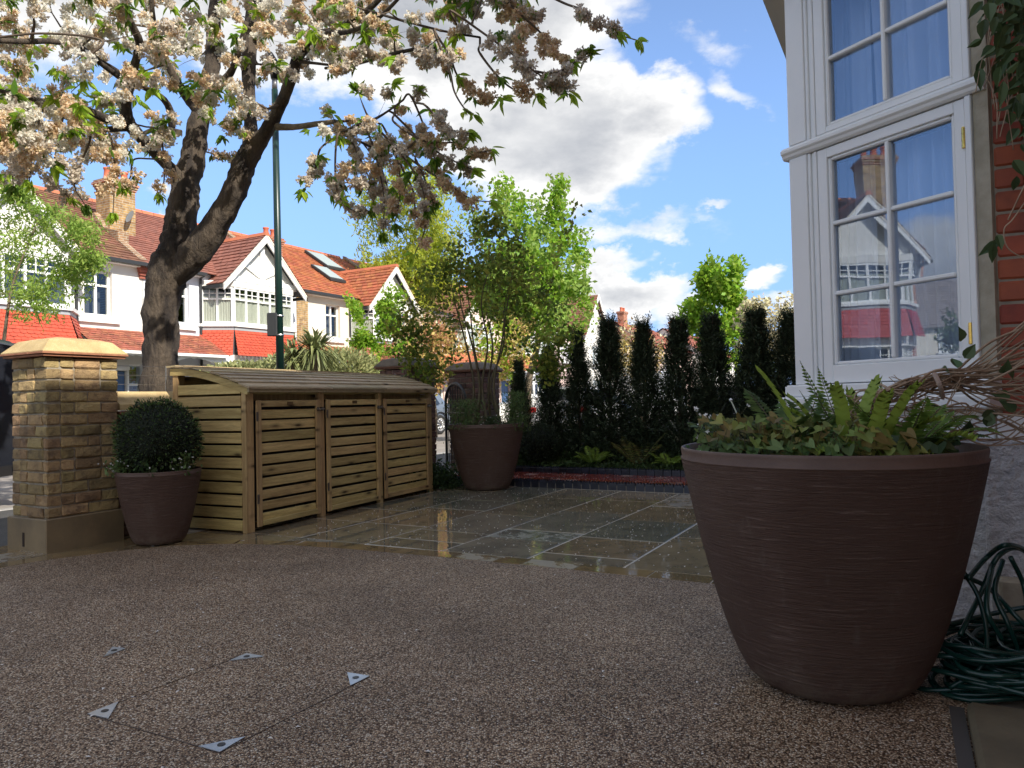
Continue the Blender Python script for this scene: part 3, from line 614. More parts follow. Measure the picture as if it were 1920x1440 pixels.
# front header, dark lid board behind
for s0, s1 in ((-.03, .90), (.902, 1.80), (1.802, 2.84)): bpart('eaves_board', m_roofwood, s0, s1, -.052, -.034, ZE-.045, ZE+.006, c=.002)
bpart('header_rail', m_wood, .07, 2.73, .01, .04, ZE-.06, ZE-.02)
bpart('lid_rail', m_woodv, .07, 2.73, .10, .13, ZE-.11, ZE-.02)
# roof slats, lapped over the arch, three lengths with staggered joints
ns = 9
for i in range(ns):
    t0 = -.06+i*(DP+.10)/ns; t1 = t0+(DP+.10)/ns-.006
    z0, z1 = arch(t0)+.004, arch(t1)+.004; lift = .006
    js = [-.045, .90+random.uniform(-.06, .10), 1.80+random.uniform(-.05, .08), 2.845]
    for a, b in zip(js, js[1:]):
        MB(BF).prism([(a+.002, t0-.004, z0+lift*.9), (a+.002, t1+.012, z1+.001), (a+.002, t1+.012, z1+.014), (a+.002, t0-.004, z0+lift+.014)], (b-a-.004, 0, 0)).build('roof_slat', m_roofwood, bs_)
# doors
m_plate = mat('brass_label', (.20, .13, .06), .45, metal=.5); m_latch = mat('grey_latch', (.22, .19, .15), .45, metal=.8)
for di, (s0, s1) in enumerate(((.085, .852), (.948, 1.765), (1.84, 2.715))):
    d = MB(BF).box(s0, s0+.05, -.022, -.002, .035, 1.045, .003).box(s1-.05, s1, -.022, -.002, .035, 1.045, .003)
    dr = d.build('door', m_woodv, bs_)
    bpart('top_rail', m_wood, s0+.051, s1-.051, -.02, -.002, .992, 1.043, parent=dr); bpart('bottom_rail', m_wood, s0+.051, s1-.051, -.026, -.004, .04, .082, parent=dr)
    z = .065; m0_ = (s0+s1)/2
    for k in range(10):
        zz = z+k*.0925; o = MB(BF).box(s0+.045, s1-.045, 0.0, .014, zz+random.uniform(-.002, .002), zz+.0725+random.uniform(-.003, .003), .003)
        tl = random.uniform(-.004, .004); o.v = [v+Z*((v-BF(m0_, 0, 0)).dot(ex)*tl) for v in o.v]; o.build('slat', m_wood, dr)
    m_ = (s0+s1)/2; bpart('label_plate', m_plate, m_-.035, m_+.035, -.0235, -.0195, 1.006, 1.032, parent=dr, c=0)
    for zz in (.88, .22): bpart('hinge', m_latch, s0-.012, s0+.014, -.0255, -.0215, zz, zz+.075, parent=dr, c=.001)
    q = MB(BF); q.tube([(s1-.055, -.03, .962), (s1+.05, -.03, .962)], .006, 8); q.box(s1-.04, s1-.02, -.032, -.022, .945, .98); q.box(s1+.02, s1+.04, -.032, -.003, .945, .98); q.tube([(s1-.03, -.033, .962), (s1-.03, -.05, .95)], .005, 6)
    q.build('bolt', m_latch, dr)
# bins inside
for i, (s0, c_) in enumerate(((.14, (.02, .02, .022)), (1.05, (.03, .035, .03)), (1.95, (.025, .03, .05)))):
    m_ = mat('bin_plastic_%d' % i, c_, .45)
    b = thing('wheelie_bin', ['dark wheelie bin behind the left door of the bin store', 'dark wheelie bin behind the middle door of the bin store', 'dark wheelie bin behind the right door of the bin store'][i], 'bin', BF(s0+.3, .4, 0), 'bins inside the store')
    q = MB(BF); n0 = [(s0+.06, .12, .06), (s0+.52, .12, .06), (s0+.52, .6, .06), (s0+.06, .6, .06)]; n1_ = [(s0, .08, 1.0), (s0+.58, .08, 1.0), (s0+.58, .68, 1.0), (s0, .68, 1.0)]
    k = q.V(n0); q.V(n1_)
    for a in range(4): q.f.append([k+a, k+(a+1) % 4, k+4+(a+1) % 4, k+4+a])
    q.f.append([k+3, k+2, k+1, k]); q.f.append([k+4, k+5, k+6, k+7]); q.build('body', m_, b)
    MB(BF).box(s0-.02, s0+.6, .05, .7, 1.0, 1.045, .02).build('lid', m_, b)

# ================================================================== POTS
def pot(label, c, rt_, rb, h, grp='ribbed brown plant pots'):
    p = thing('plant_pot', label, 'plant pot', c, grp)
    prof = []; n = 26
    for i in range(n+1):
        f = i/n; r = rb + (rt_-rb)*(f**.62)
        prof.append((r, .012+f*(h*.948-.012)))
    prof = [(rb*.93, 0.008)] + prof
    body = MB().lathe((c[0], c[1], c[2]), prof, 96, True, False).build('body', m_pot, p, True)
    rr = [(rt_*.990, h*.946), (rt_*1.003, h*.949), (rt_*1.003, h*.954), (rt_*.992, h*.958), (rt_*1.0, h*.988), (rt_*.997, h*.997), (rt_*.987, h), (rt_*.975, h*.995), (rt_*.955, h*.93), (rt_*.93, h*.80)]
    MB().lathe((c[0], c[1], c[2]), rr, 96, False, False).build('rim', m_rim, p, True)
    MB().lathe((c[0], c[1], c[2]), [(0.001, h*.90), (rt_*.6, h*.905), (rt_*.96, h*.885)], 48, False, False).build('soil', m_soil, p, True)
    for a in (40, 160, 280): MB().lathe((c[0]+rb*.75*math.cos(R(a)), c[1]+rb*.75*math.sin(R(a)), c[2]), [(.03, -.012), (.03, .012)], 10, True, True).build('foot', m_blackp, p)
    return p
PC1 = Vector((-2.648, 5.53, .0)); PC2 = Vector((-.306, 8.46, .0)); PC3 = Vector((1.094, 2.61, .0))
pot('small ribbed brown pot holding the clipped box ball beside the first pier', PC1, .294, .162, .545)
pot('medium ribbed brown pot holding the maple at the start of the red path', PC2, .429, .231, .744)
pot('very large ribbed brown pot in the right foreground planted with ferns', PC3, .492, .247, .819)

# ---- foliage helpers
def leaf_blob(name, parent, key, centers, k, rad, L, Wd, up=.0, kind='stuff', nrm=None, fold=.15, flat=1.):
    c = np.repeat(np.asarray(centers, dtype=float), k, axis=0); n = len(c)
    off = rnd_dir(n)*np.random.uniform(.15, 1, (n, 1))*rad; off[:, 2] *= flat
    c = c + off; d = rnd_dir(n) + off/(np.linalg.norm(off, axis=1, keepdims=True)+1e-6)*.6; d[:, 2] += up
    return npmesh(name, leafquads(c, d, rnd_dir(n), L*np.random.uniform(.7, 1.25, n), Wd*np.random.uniform(.8, 1.2, n), fold), 4, leafm(key), parent, kind)
def ball(c, r, n, fl=.95):
    d = rnd_dir(n); lump = 1+.07*np.sin(d[:, 0:1]*7+1)*np.cos(d[:, 1:2]*6+d[:, 2:3]*5)
    return np.array(c)+d*r*lump*np.random.uniform(fl, 1.0, (n, 1)), d
# box topiary in the small pot
tp = thing('topiary_ball', 'dark clipped box ball growing in the small brown pot', 'topiary', PC1+Vector((0, 0, .52)))
bc = PC1 + Vector((0, 0, .765)); rB = .292
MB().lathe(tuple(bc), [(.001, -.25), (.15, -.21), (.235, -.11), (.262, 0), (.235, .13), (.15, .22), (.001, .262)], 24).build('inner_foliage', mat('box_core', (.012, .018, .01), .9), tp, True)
MB().tube([tuple(PC1+Vector((0, 0, .48))), tuple(PC1+Vector((0, 0, .62)))], .02, 8).build('stem', m_twig, tp)
c_, d_ = ball(bc, rB, 9000, .86); npmesh('foliage', leafquads(c_, d_+rnd_dir(9000)*.8, rnd_dir(9000), .02, .011), 4, leafm('box'), tp)
c_, d_ = ball(bc, rB*1.03, 1300, .97); npmesh('new_shoots', leafquads(c_, d_+rnd_dir(1300)*.4, rnd_dir(1300), .028, .009), 4, leafm('ferndk'), tp)
def smallplant(name, label, cat, c, r, h, key, n, L, Wd, flowers=0, fcol=None, parent=None, group=None, flen=.0):
    p = thing(name, label, cat, c, group)
    cc = np.array(c)+np.stack([np.random.normal(0, r*.45, n), np.random.normal(0, r*.45, n), np.random.uniform(.0, h, n)], 1)
    d = rnd_dir(n); d[:, 2] = np.abs(d[:, 2])+.2
    npmesh('leaves', leafquads(cc, d, rnd_dir(n), L*np.random.uniform(.6, 1.2, n), Wd), 4, leafm(key), p)
    s = MB()
    for i in range(min(14, n//12)): a = cc[i*5]; s.tube([tuple(c), tuple((Vector(c)+Vector(a))/2+Vector((0, 0, h*.15))), tuple(a)], .0015, 4)
    s.build('stems', m_stem, p, kind='stuff')
    if flowers:
        fc = np.array(c)+np.stack([np.random.normal(0, r*.62, flowers), np.random.normal(0, r*.62, flowers), np.random.uniform(h*.3, h*1.25, flowers)], 1)
        k = np.repeat(fc, 5, 0); dd = rnd_dir(len(k)); npmesh('flowers', leafquads(k, dd, rnd_dir(len(k)), .010, .008), 4, mat('petal_white', (.85, .85, .82), .6, trans=.3), p)
        st = MB()
        for f_ in fc: st.tube([tuple(Vector(c)+(Vector(f_)-Vector(c))*.3), tuple(f_)], .0008, 4)
        st.build('flower_stalks', m_stem, p, kind='stuff')
    return p
smallplant('bedding_plant', 'white-flowered trailing plant at the left rim of the small pot', 'plant', PC1+Vector((-.20, -.13, .50)), .10, .12, 'jas', 150, .04, .02, 24)
smallplant('bedding_plant', 'white-flowered trailing plant at the right rim of the small pot', 'plant', PC1+Vector((.22, -.1, .50)), .09, .15, 'jas', 120, .04, .02, 22)
smallplant('bedding_plant', 'broad grey-green leaves at the foot of the box ball, pot centre', 'plant', PC1+Vector((.03, -.22, .50)), .09, .14, 'cover', 60, .06, .04, 5)

# ---- ferns and planting in the big pot
def frond(p0, d, L, lift, key_mats, pinL=.09, droop=.5, np_=26, wd=.016):
    """returns rachis points and pinna quads"""
    d = Vector(d).normalized(); s_ = Vector((-d.y, d.x, 0)); s_ = s_.normalized() if s_.length > .01 else Vector((1, 0, 0))
    R_ = []; q = []
    for i in range(np_+1):
        f = i/np_; R_.append(Vector(p0)+d*(L*f*(1-.25*f)) + Z*(L*(lift*f - droop*f*f)))
    cs, ds, ns_, Ls = [], [], [], []
    for i in range(2, np_):
        f = i/np_; pl = pinL*math.sin(math.pi*min(1, f*.85+.12))*(1 if f < .8 else (1-f)/.2*.8+.2)
        tg = (R_[i+1]-R_[i-1]).normalized()
        for sd_ in (-1, 1): cs.append(R_[i]); ds.append(s_*sd_+tg*.35+Z*random.uniform(-.12, .06)); ns_.append(tg.cross(s_)+Vector((0, 0, .001))); Ls.append(pl)
    return R_, leafquads([tuple(c) for c in cs], np.array([tuple(x) for x in ds]), np.array([tuple(x) for x in ns_]), np.array(Ls), wd, .1)
def fern(label, c, n, L, lift, droop, key, pinL=.09, wd=.016, dirs=None, group=None):
    p = thing('fern', label, 'fern', c, group)
    for i in range(n):
        a = (dirs[i] if dirs else 2*math.pi*i/n+random.uniform(-.3, .3)); l = L*random.uniform(.75, 1.1)
        R_, q = frond(Vector(c), (math.cos(a), math.sin(a), 0), l, lift*random.uniform(.8, 1.2), None, pinL, droop, 24, wd)
        o = npmesh('frond', q, 4, leafm(key), p, kind=None); MB().tube([tuple(x) for x in R_], [.003*(1-.8*i_/len(R_)) for i_ in range(len(R_))], 5).build('rachis', m_stem, o)
    return p
B = lambda x, y, z: PC3 + Vector((x, y, z))
fern('dark soft shield fern at the back of the big pot left of the strap fern', B(.02, .16, .74), 9, .34, .95, .62, 'ferndk', .085, .018)
fern('dark fern arching over the right side of the big pot', B(.24, -.12, .76), 11, .30, .85, .55, 'ferndk', .06, .014)
f3 = fern('upright sword fern standing tallest behind the strap leaves', B(.08, -.05, .76), 5, .24, 1.6, .3, 'fern', .045, .013, dirs=[1.4, 2.6, .4, 1.9, 3.3])
fern('arching fresh green fern in front of the twig bundle', B(.27, -.08, .75), 7, .38, .95, .75, 'fern', .06, .014)
fern('frothy pale green fern right of the strap fern in the big pot', B(.17, -.20, .76), 13, .27, 1.3, .55, 'fern', .05, .013)
fern('leafy mid-green fern left of the strap fern in the big pot', B(-.14, -.12, .76), 13, .28, 1.25, .6, 'ferndk', .06, .016)
# hart's tongue: wavy strap leaves
ht = thing('strap_leaf_fern', 'bright green wavy strap-leaved fern in the middle of the big pot', 'fern', B(.0, .0, .76))
def strap(p0, d, L, wd, lift, droop):
    d = Vector(d).normalized(); s_ = Vector((-d.y, d.x, 0)).normalized(); n = 34; wd *= .72; L *= 1.12; mb = MB(); prev = None
    for i in range(n+1):
        f = i/n; c = Vector(p0)+d*(L*.55*f) + Z*(L*(lift*f-droop*f*f)); w_ = wd*(.3+.7*math.sin(math.pi*min(1, .15+f*.70))**.7)*(1 if f < .88 else math.sqrt(max(.02, 1-((f-.88)/.12)**2)))*(1+.13*math.sin(i*2.3+L*40))
        rf = .010*math.sin(i*1.9+L*30)*min(1, f*2); a = mb.V([tuple(c-s_*w_+Z*(.010+rf)+d*rf), tuple(c), tuple(c+s_*w_+Z*(.010-rf)-d*rf)])
        if prev is not None: mb.f += [[prev, prev+1, a+1, a], [prev+1, prev+2, a+2, a+1]]
        prev = a
    return mb
rs = random.Random(12)
for (px, py, dd, L, wd, lf, dr) in [(-.13, -.22, (-.6, -.1), .30, .022, 1.45, .45), (-.05, -.25, (-.9, .1), .26, .022, 1.2, .5), (-.02, -.24, (-.35, -.5), .31, .030, 1.35, .55), (.03, -.26, (-.1, -1), .30, .032, 1.3, .55), (.06, -.24, (.2, -.6), .31, .032, 1.35, .55), (.0, -.2, (.3, .2), .30, .030, 1.4, .5),
        (.09, -.26, (.5, -.6), .27, .028, 1.15, .6), (.13, -.2, (.8, .2), .26, .024, 1.2, .6), (.17, -.28, (.8, -.6), .26, .024, 1.1, .75), (.02, -.33, (-.2, -1), .20, .026, 1.0, .8), (.11, -.33, (.5, -.9), .18, .024, 1.0, .9), (-.07, -.31, (-.9, -.5), .2, .024, 1.1, .8), (.15, -.34, (.3, -1), .17, .024, .9, .9), (-.02, -.15, (-.5, .5), .28, .026, 1.3, .5), (.08, -.15, (.1, .8), .28, .026, 1.35, .5)]:
    strap((*B(px, py, .745),), (*dd, 0), L, wd, lf, dr).build('strap_leaf', leafm('strap'), ht, True)
# heart-shaped bronze and green leaves spilling over the left rim
def hearts(label, c, pts, key, size, name='ground_cover_plant', cat='plant'):
    p = thing(name, label, cat, c); mb = MB(); st = MB()
    for q in pts:
        q = Vector(q); n_ = Vector((random.gauss(0, .35), -.55+random.gauss(0, .3), .8)).normalized(); d = Vector((random.gauss(0, .6), -.6, -.35)).normalized(); d = (d-n_*d.dot(n_)).normalized(); s_ = n_.cross(d); L = size*random.uniform(.6, 1.15)
        out = [(0, .0), (-.30, .42), (-.12, .62), (.25, .52), (.62, .30), (1., .0)]
        k = mb.V([tuple(q+d*(a*L)+s_*(b*L)+n_*(abs(b)*L*.22)) for a, b in out] + [tuple(q+d*(a*L)-s_*(b*L)+n_*(abs(b)*L*.22)) for a, b in out[1:-1]])
        mb.f += [[k, k+1, k+2, k+3, k+4, k+5], [k, k+5, k+9, k+8, k+7, k+6]]
        st.tube([tuple(q), tuple(q+Vector((random.uniform(-.02, .02), .03, -.06)))], .001, 4)
    mb.build('leaves', leafm(key), p, kind='stuff'); st.build('stalks', m_stem, p, kind='stuff'); return p
def rimpts(n, a0, a1, r0, r1, z0, z1):
    return [tuple(B(random.uniform(r0, r1)*math.cos(R(a)), random.uniform(r0, r1)*math.sin(R(a)), random.uniform(z0, z1))) for a in [random.uniform(a0, a1) for _ in range(n)]]
hearts('low green heart-leaved plant spilling along the left rim of the big pot', B(-.3, -.3, .76), rimpts(300, 175, 262, .22, .445, .78, .855), 'jas', .034)
hearts('yellow-green and bronze heart-leaved plant near the left rim of the big pot', B(-.32, -.2, .76), rimpts(190, 172, 268, .25, .435, .80, .93), 'epi', .034)
hearts('bronze heart-shaped leaves at the front rim of the big pot', B(0, -.4, .76), rimpts(46, 262, 284, .34, .445, .79, .88), 'epi', .048)
hearts('dark crinkled leaves at the right of the big pot', B(.25, -.2, .76), rimpts(260, 285, 372, .10, .43, .76, .85), 'ivy', .045)
lf = thing('lacy_fern', 'lacy grey-green fern behind the heart-leaved plant at the left of the big pot', 'fern', B(-.22, .12, .76))
for i in range(11):
    a = random.uniform(0, 6.28); R_, q = frond(B(-.2+random.uniform(-.1, .12), .1, .76), (math.cos(a), math.sin(a), 0), random.uniform(.2, .32), 1.0, None, .07, .5, 30, .007)
    o = npmesh('frond', q, 4, leafm('ferndk'), lf, kind=None)
wfp = smallplant('white_flowers', 'dainty white flowers on wiry stems over the left rim of the big pot', 'flowers', B(-.40, .03, .79), .06, .14, 'jas', 40, .02, .012, 13)
wf2 = thing('white_flowers', 'fallen white blossoms lying on the left rim of the big pot', 'flowers', B(-.46, -.1, .82))
npmesh('flowers', leafquads(np.repeat(np.array([tuple(B(.435*math.cos(R(a)), .435*math.sin(R(a)), .79)) for a in (176, 182, 188, 195, 203, 210, 218)]), 8, 0)+np.random.normal(0, .006, (56, 3)), rnd_dir(56), rnd_dir(56), .016, .012), 4, mat('petal_white', (.85, .85, .82), .6, trans=.3), wf2)
pl = thing('plant_stake', 'thin pale plant label stake leaning in the left of the big pot', 'plant label', B(-.25, .1, .78)); MB().tube([tuple(B(-.22, .05, .77)), tuple(B(-.30, .08, .985))], .0025, 6).build('stake', mat('pale_plastic', (.5, .55, .45), .5), pl); MB().lathe(tuple(B(-.30, .08, .985)), [(.001, -.007), (.007, 0), (.001, .007)], 8).build('knob', m_frame, pl)

# ---- wisteria twig bundle from the wall into the pot
tw = thing('climber_stems', 'bundle of bare brown climber stems tied together over the right side of the big pot', 'climber', at(1900, 760, 2.75))
def spl(P, n=8):
    out = []
    P = [Vector(p) for p in P]; P = [P[0]*2-P[1]]+P+[P[-1]*2-P[-2]]
    for i in range(1, len(P)-2):
        for k in range(n):
            t_ = k/n; a, b, c, d = P[i-1:i+3]; out.append(.5*((2*b)+(c-a)*t_+(2*a-5*b+4*c-d)*t_*t_+(3*b-a-3*c+d)*t_**3))
    out.append(P[-2]); return out
rs = random.Random(4)
for i in range(38):
    r = lambda s_: rs.gauss(0, s_)
    y0 = rs.choice([rs.uniform(640, 760), rs.uniform(560, 800)]); 
    P = [at(1960+r(20), y0, 2.62+r(.06)), at(1850+r(18), 712+(y0-700)*.45+r(12), 2.66+r(.04)), at(1765+r(8), 716+r(10), 2.64+r(.02)), at(1690+r(10), 722+r(9)+i*.3, 2.62+r(.03)), at(1620+r(22), 760+r(14), 2.6+r(.05))]
    if i % 3 == 0: P += [at(1585+r(25), 815+r(10), 2.58+r(.05))]
    elif i % 3 == 1: P += [at(1660+r(30), 800+r(12), 2.55+r(.04)), at(1700+r(30), 838+r(6), 2.5)]
    MB().tube(spl(P, 7), rs.uniform(.0022, .0048), 6).build('stem', m_wist, tw, True)
for i in range(18):
    r = lambda s_: rs.gauss(0, s_)
    P = [at(1960, rs.uniform(740, 850), 2.6+r(.05)), at(1850+r(20), rs.uniform(740, 850), 2.62), at(1740+r(30), rs.uniform(745, 830), 2.6), at(1640+r(40), rs.uniform(770, 845), 2.55)]
    MB().tube(spl(P, 6), rs.uniform(.0015, .0038), 5).build('stem', m_wist, tw, True)
for i in range(22):
    P = [at(rs.uniform(1640, 1850), rs.uniform(700, 830), 2.6) for _ in range(3)]; MB().tube(spl(P, 6), rs.uniform(.001, .0022), 5).build('tendril', m_wist, tw, True)
MB().tube(spl([at(1752, 700, 2.56), at(1762, 722, 2.535), at(1768, 745, 2.57)], 6), .0085, 6).build('tie', mat('tie_fabric', (.34, .25, .2), .8), tw)
lv = [at(x, y, 2.6) for x, y in [(1802, 640), (1808, 672), (1795, 690), (1840, 780), (1760, 800), (1895, 745), (1905, 770), (1850, 800), (1780, 700), (1880, 700), (1720, 790), (1810, 810), (1760, 775), (1700, 810), (1900, 710)]]
npmesh('leaves', leafoval(np.array([tuple(p) for p in lv]), rnd_dir(len(lv))*.5+np.array([0, 0, .5]), np.array([[0, -1., .3]]*len(lv))+rnd_dir(len(lv))*.4, .06, .042), 6, leafm('ivy'), tw)

# ---- climber foliage on the brick wall, top right
cl = thing('wall_climber', 'leafy climber hanging over the red brick wall at top right', 'climber', at(1920, 0, 2.75))
cc = []
for i in range(240):
    x = 1830+abs(rs.gauss(0, 1))*0+rs.uniform(0, 1)**.6*160; y = rs.uniform(-160, 95+(x-1830)*1.25) if x > 1860 else rs.uniform(-120, 70)
    cc.append(tuple(at(x, y, 2.78-rs.uniform(0, .22))))
for x, y in [(1842, 110), (1835, 128), (1868, 118), (1880, 125), (1898, 150), (1870, 160), (1905, 190), (1912, 225), (1900, 300), (1906, 330), (1915, 270), (1870, 440), (1862, 455), (1878, 450), (1916, 120), (1910, 240), (1895, 210)]: cc.append(tuple(at(x, y, 2.74)))
cc = np.array(cc); n = len(cc); dd = rnd_dir(n)*.6+np.array([-.2, 0, -.75]); npmesh('leaves', leafoval(cc, dd, np.array([[-.3, -1, .25]]*n)+rnd_dir(n)*.5, np.random.uniform(.05, .095, n), np.random.uniform(.028, .045, n)), 6, leafm('ivy'), cl)
c2 = cc[rs.sample(range(240), 150)]; n = len(c2); npmesh('leaves', leafoval(c2+np.random.normal(0, .02, (n, 3)), rnd_dir(n), rnd_dir(n), .055, .03), 6, leafm('dark'), cl)
for i in range(16):
    x = rs.uniform(1850, 1935); y = rs.uniform(-60, 100); P = [at(x, y, 2.76)]
    for k in range(3): x += rs.uniform(-26, 22); y += rs.uniform(35, 85); P.append(at(x, y, 2.75+rs.uniform(-.04, .04)))
    MB().tube(spl(P, 6), rs.uniform(.0012, .003), 5).build('stem', m_wist, cl, True)
MB().tube(spl([at(1935, 360, 2.7), at(1900, 410, 2.72), at(1883, 430, 2.73), at(1890, 465, 2.72), at(1930, 490, 2.7)], 8), .0025, 5).build('stem', m_wist, cl, True)
MB().tube(spl([at(1890, 412, 2.73), at(1925, 340, 2.7), at(1960, 280, 2.7)], 8), .003, 5).build('stem', m_wist, cl, True)

# ---- garden hose heaped beside the big pot
hs = thing('garden_hose', 'coiled dark green garden hose heaped beside the big pot against the wall', 'garden hose', at(1860, 1290, 2.4))
hc = Vector((1.68, 2.48, 0)); rs = random.Random(9)
for i in range(36):
    rx = rs.uniform(.16, .30); rz = rs.uniform(.10, .22); tilt = rs.uniform(-.35, .5); ph = rs.uniform(0, 6.28); cz = rs.uniform(.02, .16); ox, oy = rs.gauss(0, .035), rs.gauss(0, .03)
    P = []
    for k in range(0, 29):
        a = ph + k/28*2*math.pi*rs.choice([1]); x = rx*math.cos(a); y = rz*math.sin(a)
        P.append((hc.x+ox+x, hc.y+oy+y, max(.012, cz+abs(tilt)*.5*(x+rx)*.7*(1 if i % 2 else .3)+.012*math.sin(a*3+i))))
    MB().tube(P, .0085, 8).build('coil', m_hose, hs, True)
for (pts_) in ([(1815, 1085), (1850, 1045), (1885, 1022), (1925, 1035), (1960, 1090)], [(1800, 1190), (1840, 1110), (1870, 1045), (1910, 1028), (1950, 1060)], [(1790, 1075), (1850, 1100), (1900, 1150), (1960, 1210)],
               [(1805, 1070), (1835, 1120), (1850, 1190), (1840, 1250), (1780, 1290)], [(1880, 1050), (1865, 1110), (1890, 1170), (1908, 1230), (1870, 1275), (1790, 1292)], [(1860, 1060), (1850, 1140), (1880, 1200)], [(1895, 1045), (1920, 1100), (1930, 1180)], [(1780, 1300), (1850, 1310), (1920, 1285), (1990, 1240)]):
    MB().tube(spl([at(x, y, 2.42+(.12 if y < 1130 else .0)+rs.uniform(-.05, .05)) for x, y in pts_], 9), .0085, 8).build('coil', m_hose, hs, True)

# ================================================================== OUR HOUSE (brick wall, bay window)
hz = thing('red_brick_house', 'red brick house with white bay window along the right edge', 'house', W(5, 3, 0))
J = Vector((1.92, 2.95, 0)); dB = Vector((-.48, .877, 0)).normalized(); nI = Vector((.877, .48, 0)).normalized()      # nI points into the house
BY = Fr(tuple(J), tuple(dB), tuple(nI))
HH = 7.47
WV = .275; WU = 3.51
# structural core (behind the facing bricks)
def hb(name, m, *b, fr=GUV, c=0, parent=None): return MB(fr).box(*b, c).build(name, m, parent or hz)
m_bwall = mat('brick_wall_far', (.30, .075, .04), .8, (.22, .05, .03), 9, 4)
hb('wall', m_redbrick, WU+.10, WU+.30, WV+.02, 2.3, 0, HH)                        # wall facing the camera
hb('wall', m_redbrick, -2.8, WU+.30, 2.2, 2.45, 0, HH)                                # unseen recessed front beside the drive, sized for the shade it casts
m_mortg = mat('grey_mortar', (.30, .26, .20), .9, (.22, .19, .15), 20)
hb('mortar_bed', m_mortg, WU+.008, WU+.099, WV+.02, 2.2, .80, 3.4)
fB = Fr((0, 0, 0), V, U)
brickwork(hz, fB, WV+.015, 1.35, .80, .80+.0905*28, WU, .09, .0905, m_redbrick, -1, .225, joint=.013, jit=.0012, rough=.0016)
hb('plinth_render', m_dash, WU-.03, WU+.05, WV-.05, 2.2, 0, .805, c=.01)
hb('plinth_ledge', m_cement, WU-.10, WU-.03, WV-.02, 2.2, 0, .27, c=.01)
MB(GUV).box(WU-.025, WU+.05, WV-.0, 2.2, .806, .90, .006).build('ledge_board', m_white, hz)
# main roof and upper mass (off frame, casts the real shadow)
hb('upper_wall', m_redbrick, 7.2, 12.5, .3, 2.4, 0, HH-.6); hb('side_wall', m_redbrick, 12.3, 12.5, 2.4, 9, 0, HH); hb('rear_wall', m_redbrick, -2.8, 12.5, 8.8, 9, 0, HH)
rf = MB(GUV)
rf.prism([(-3.0, 1.95, HH-.02), (-3.0, 9.3, HH-.02), (-3.0, 5.6, HH+2.9)], (6.6, 0, 0)); hb('gable_end_wall', m_redbrick, -2.8, -2.6, 2.45, 8.8, 0, HH); rf.build('roof', mat('roof_tile_own', (.20, .09, .06), .8), hz)
MB(GUV).prism([(3.5, .0, HH-.6), (3.5, 9.2, HH-.6), (3.5, 5.0, HH+2.2)], (9.2, 0, 0)).build('roof', mat('roof_tile_own', (.20, .09, .06), .8), hz)
# bay: canted side facing the camera
bay = MB(BY); 
hb('bay_plinth', m_dash, .0, .955, .0, .12, 0, .80, fr=BY, c=.004)
hb('bay_boarding', m_white, .0, .95, -.008, .06, .805, .92, fr=BY)
for z in (.835, .865, .895): hb('joint_shade', mat('paint_shadow_gap', (.25, .26, .28), .6), .0, .95, -.0105, -.008, z, z+.003, fr=BY)  # raised grey strips: shade of the board joints, painted on
hb('sill', m_white, -.02, 1.02, -.075, .10, .925, .985, fr=BY, c=.008); hb('sill_board', m_white, -.02, .99, -.045, .10, .986, 1.046, fr=BY, c=.006)
hb('cement_fillet', m_cement, -.016, .043, .002, .06, .80, 3.4, fr=BY)
def frame(z0, z1, gz0, gz1, bars, opener, cz=.0):
    w_ = thing('casement_window', None, None, BY(.43, 0, z0)); w_.parent = hz; w_.location = BY(.43, 0, z0)-wl(hz)
    hb('frame_stile', m_white, .045, .071, -.012, .05, z0, z1, fr=BY, c=.003, parent=w_); 
    for s0, s1, pz in ((.795, .812, -.006), (.8125, .83, .004), (.8305, .848, -.006), (.8485, .955, -.014)): hb('corner_post', m_white, s0, s1, pz, .08, z0, z1, fr=BY, c=.003, parent=w_)
    hb('sash_stile', m_white, .0735, .118, -.004, .045, z0+.003, z1-.003, fr=BY, c=.003, parent=w_); hb('sash_stile', m_white, .738, .792, -.004, .045, z0+.003, z1-.003, fr=BY, c=.003, parent=w_)
    hb('sash_rail', m_white, .118, .738, -.004, .045, z0+.003, gz0-.018, fr=BY, c=.003, parent=w_); hb('sash_rail', m_white, .118, .738, -.004, .045, gz1+.018, z1-.003, fr=BY, c=.003, parent=w_)
    # bevelled glazing bead
    for (a, b, c, d) in ((.118, .136, gz0-.018, gz1+.018), (.720, .738, gz0-.018, gz1+.018)): hb('glazing_bead', m_white, a, b, .004, .04, c, d, fr=BY, c=.006, parent=w_)
    hb('glazing_bead', m_white, .136, .72, .004, .04, gz0-.018, gz0, fr=BY, c=.006, parent=w_); hb('glazing_bead', m_white, .136, .72, .004, .04, gz1, gz1+.018, fr=BY, c=.006, parent=w_)
    hb('glazing_bar', m_white, .417, .437, .0, .04, gz0, gz1, fr=BY, c=.005, parent=w_)
    for z in bars: 
        hb('glazing_bar', m_white, .137, .4165, .002, .042, z-.010, z+.010, fr=BY, c=.005, parent=w_); hb('glazing_bar', m_white, .4375, .719, .002, .042, z-.010, z+.010, fr=BY, c=.005, parent=w_)
    zs = [gz0]+list(bars)+[gz1]
    for a, b in zip(zs, zs[1:]):
        for s0, s1 in ((.136, .42), (.434, .72)):
            t0 = random.uniform(-.0012, .0012); t1 = random.uniform(-.0012, .0012); mb = MB(BY)
            mb.prism([(s0, .024+t0, a), (s1, .024+t1, a), (s1, .024+t1, b), (s0, .024+t0, b)], (0, .004, 0)); mb.build('pane', m_glass, w_)
    hb('spacer_bar', mat('spacer', (.18, .2, .22), .5), .136, .72, .034, .046, gz1-.012, gz1, fr=BY, parent=w_); hb('spacer_bar', mat('spacer', (.18, .2, .22), .5), .708, .72, .034, .046, gz0, gz1-.012, fr=BY, parent=w_)
    return w_
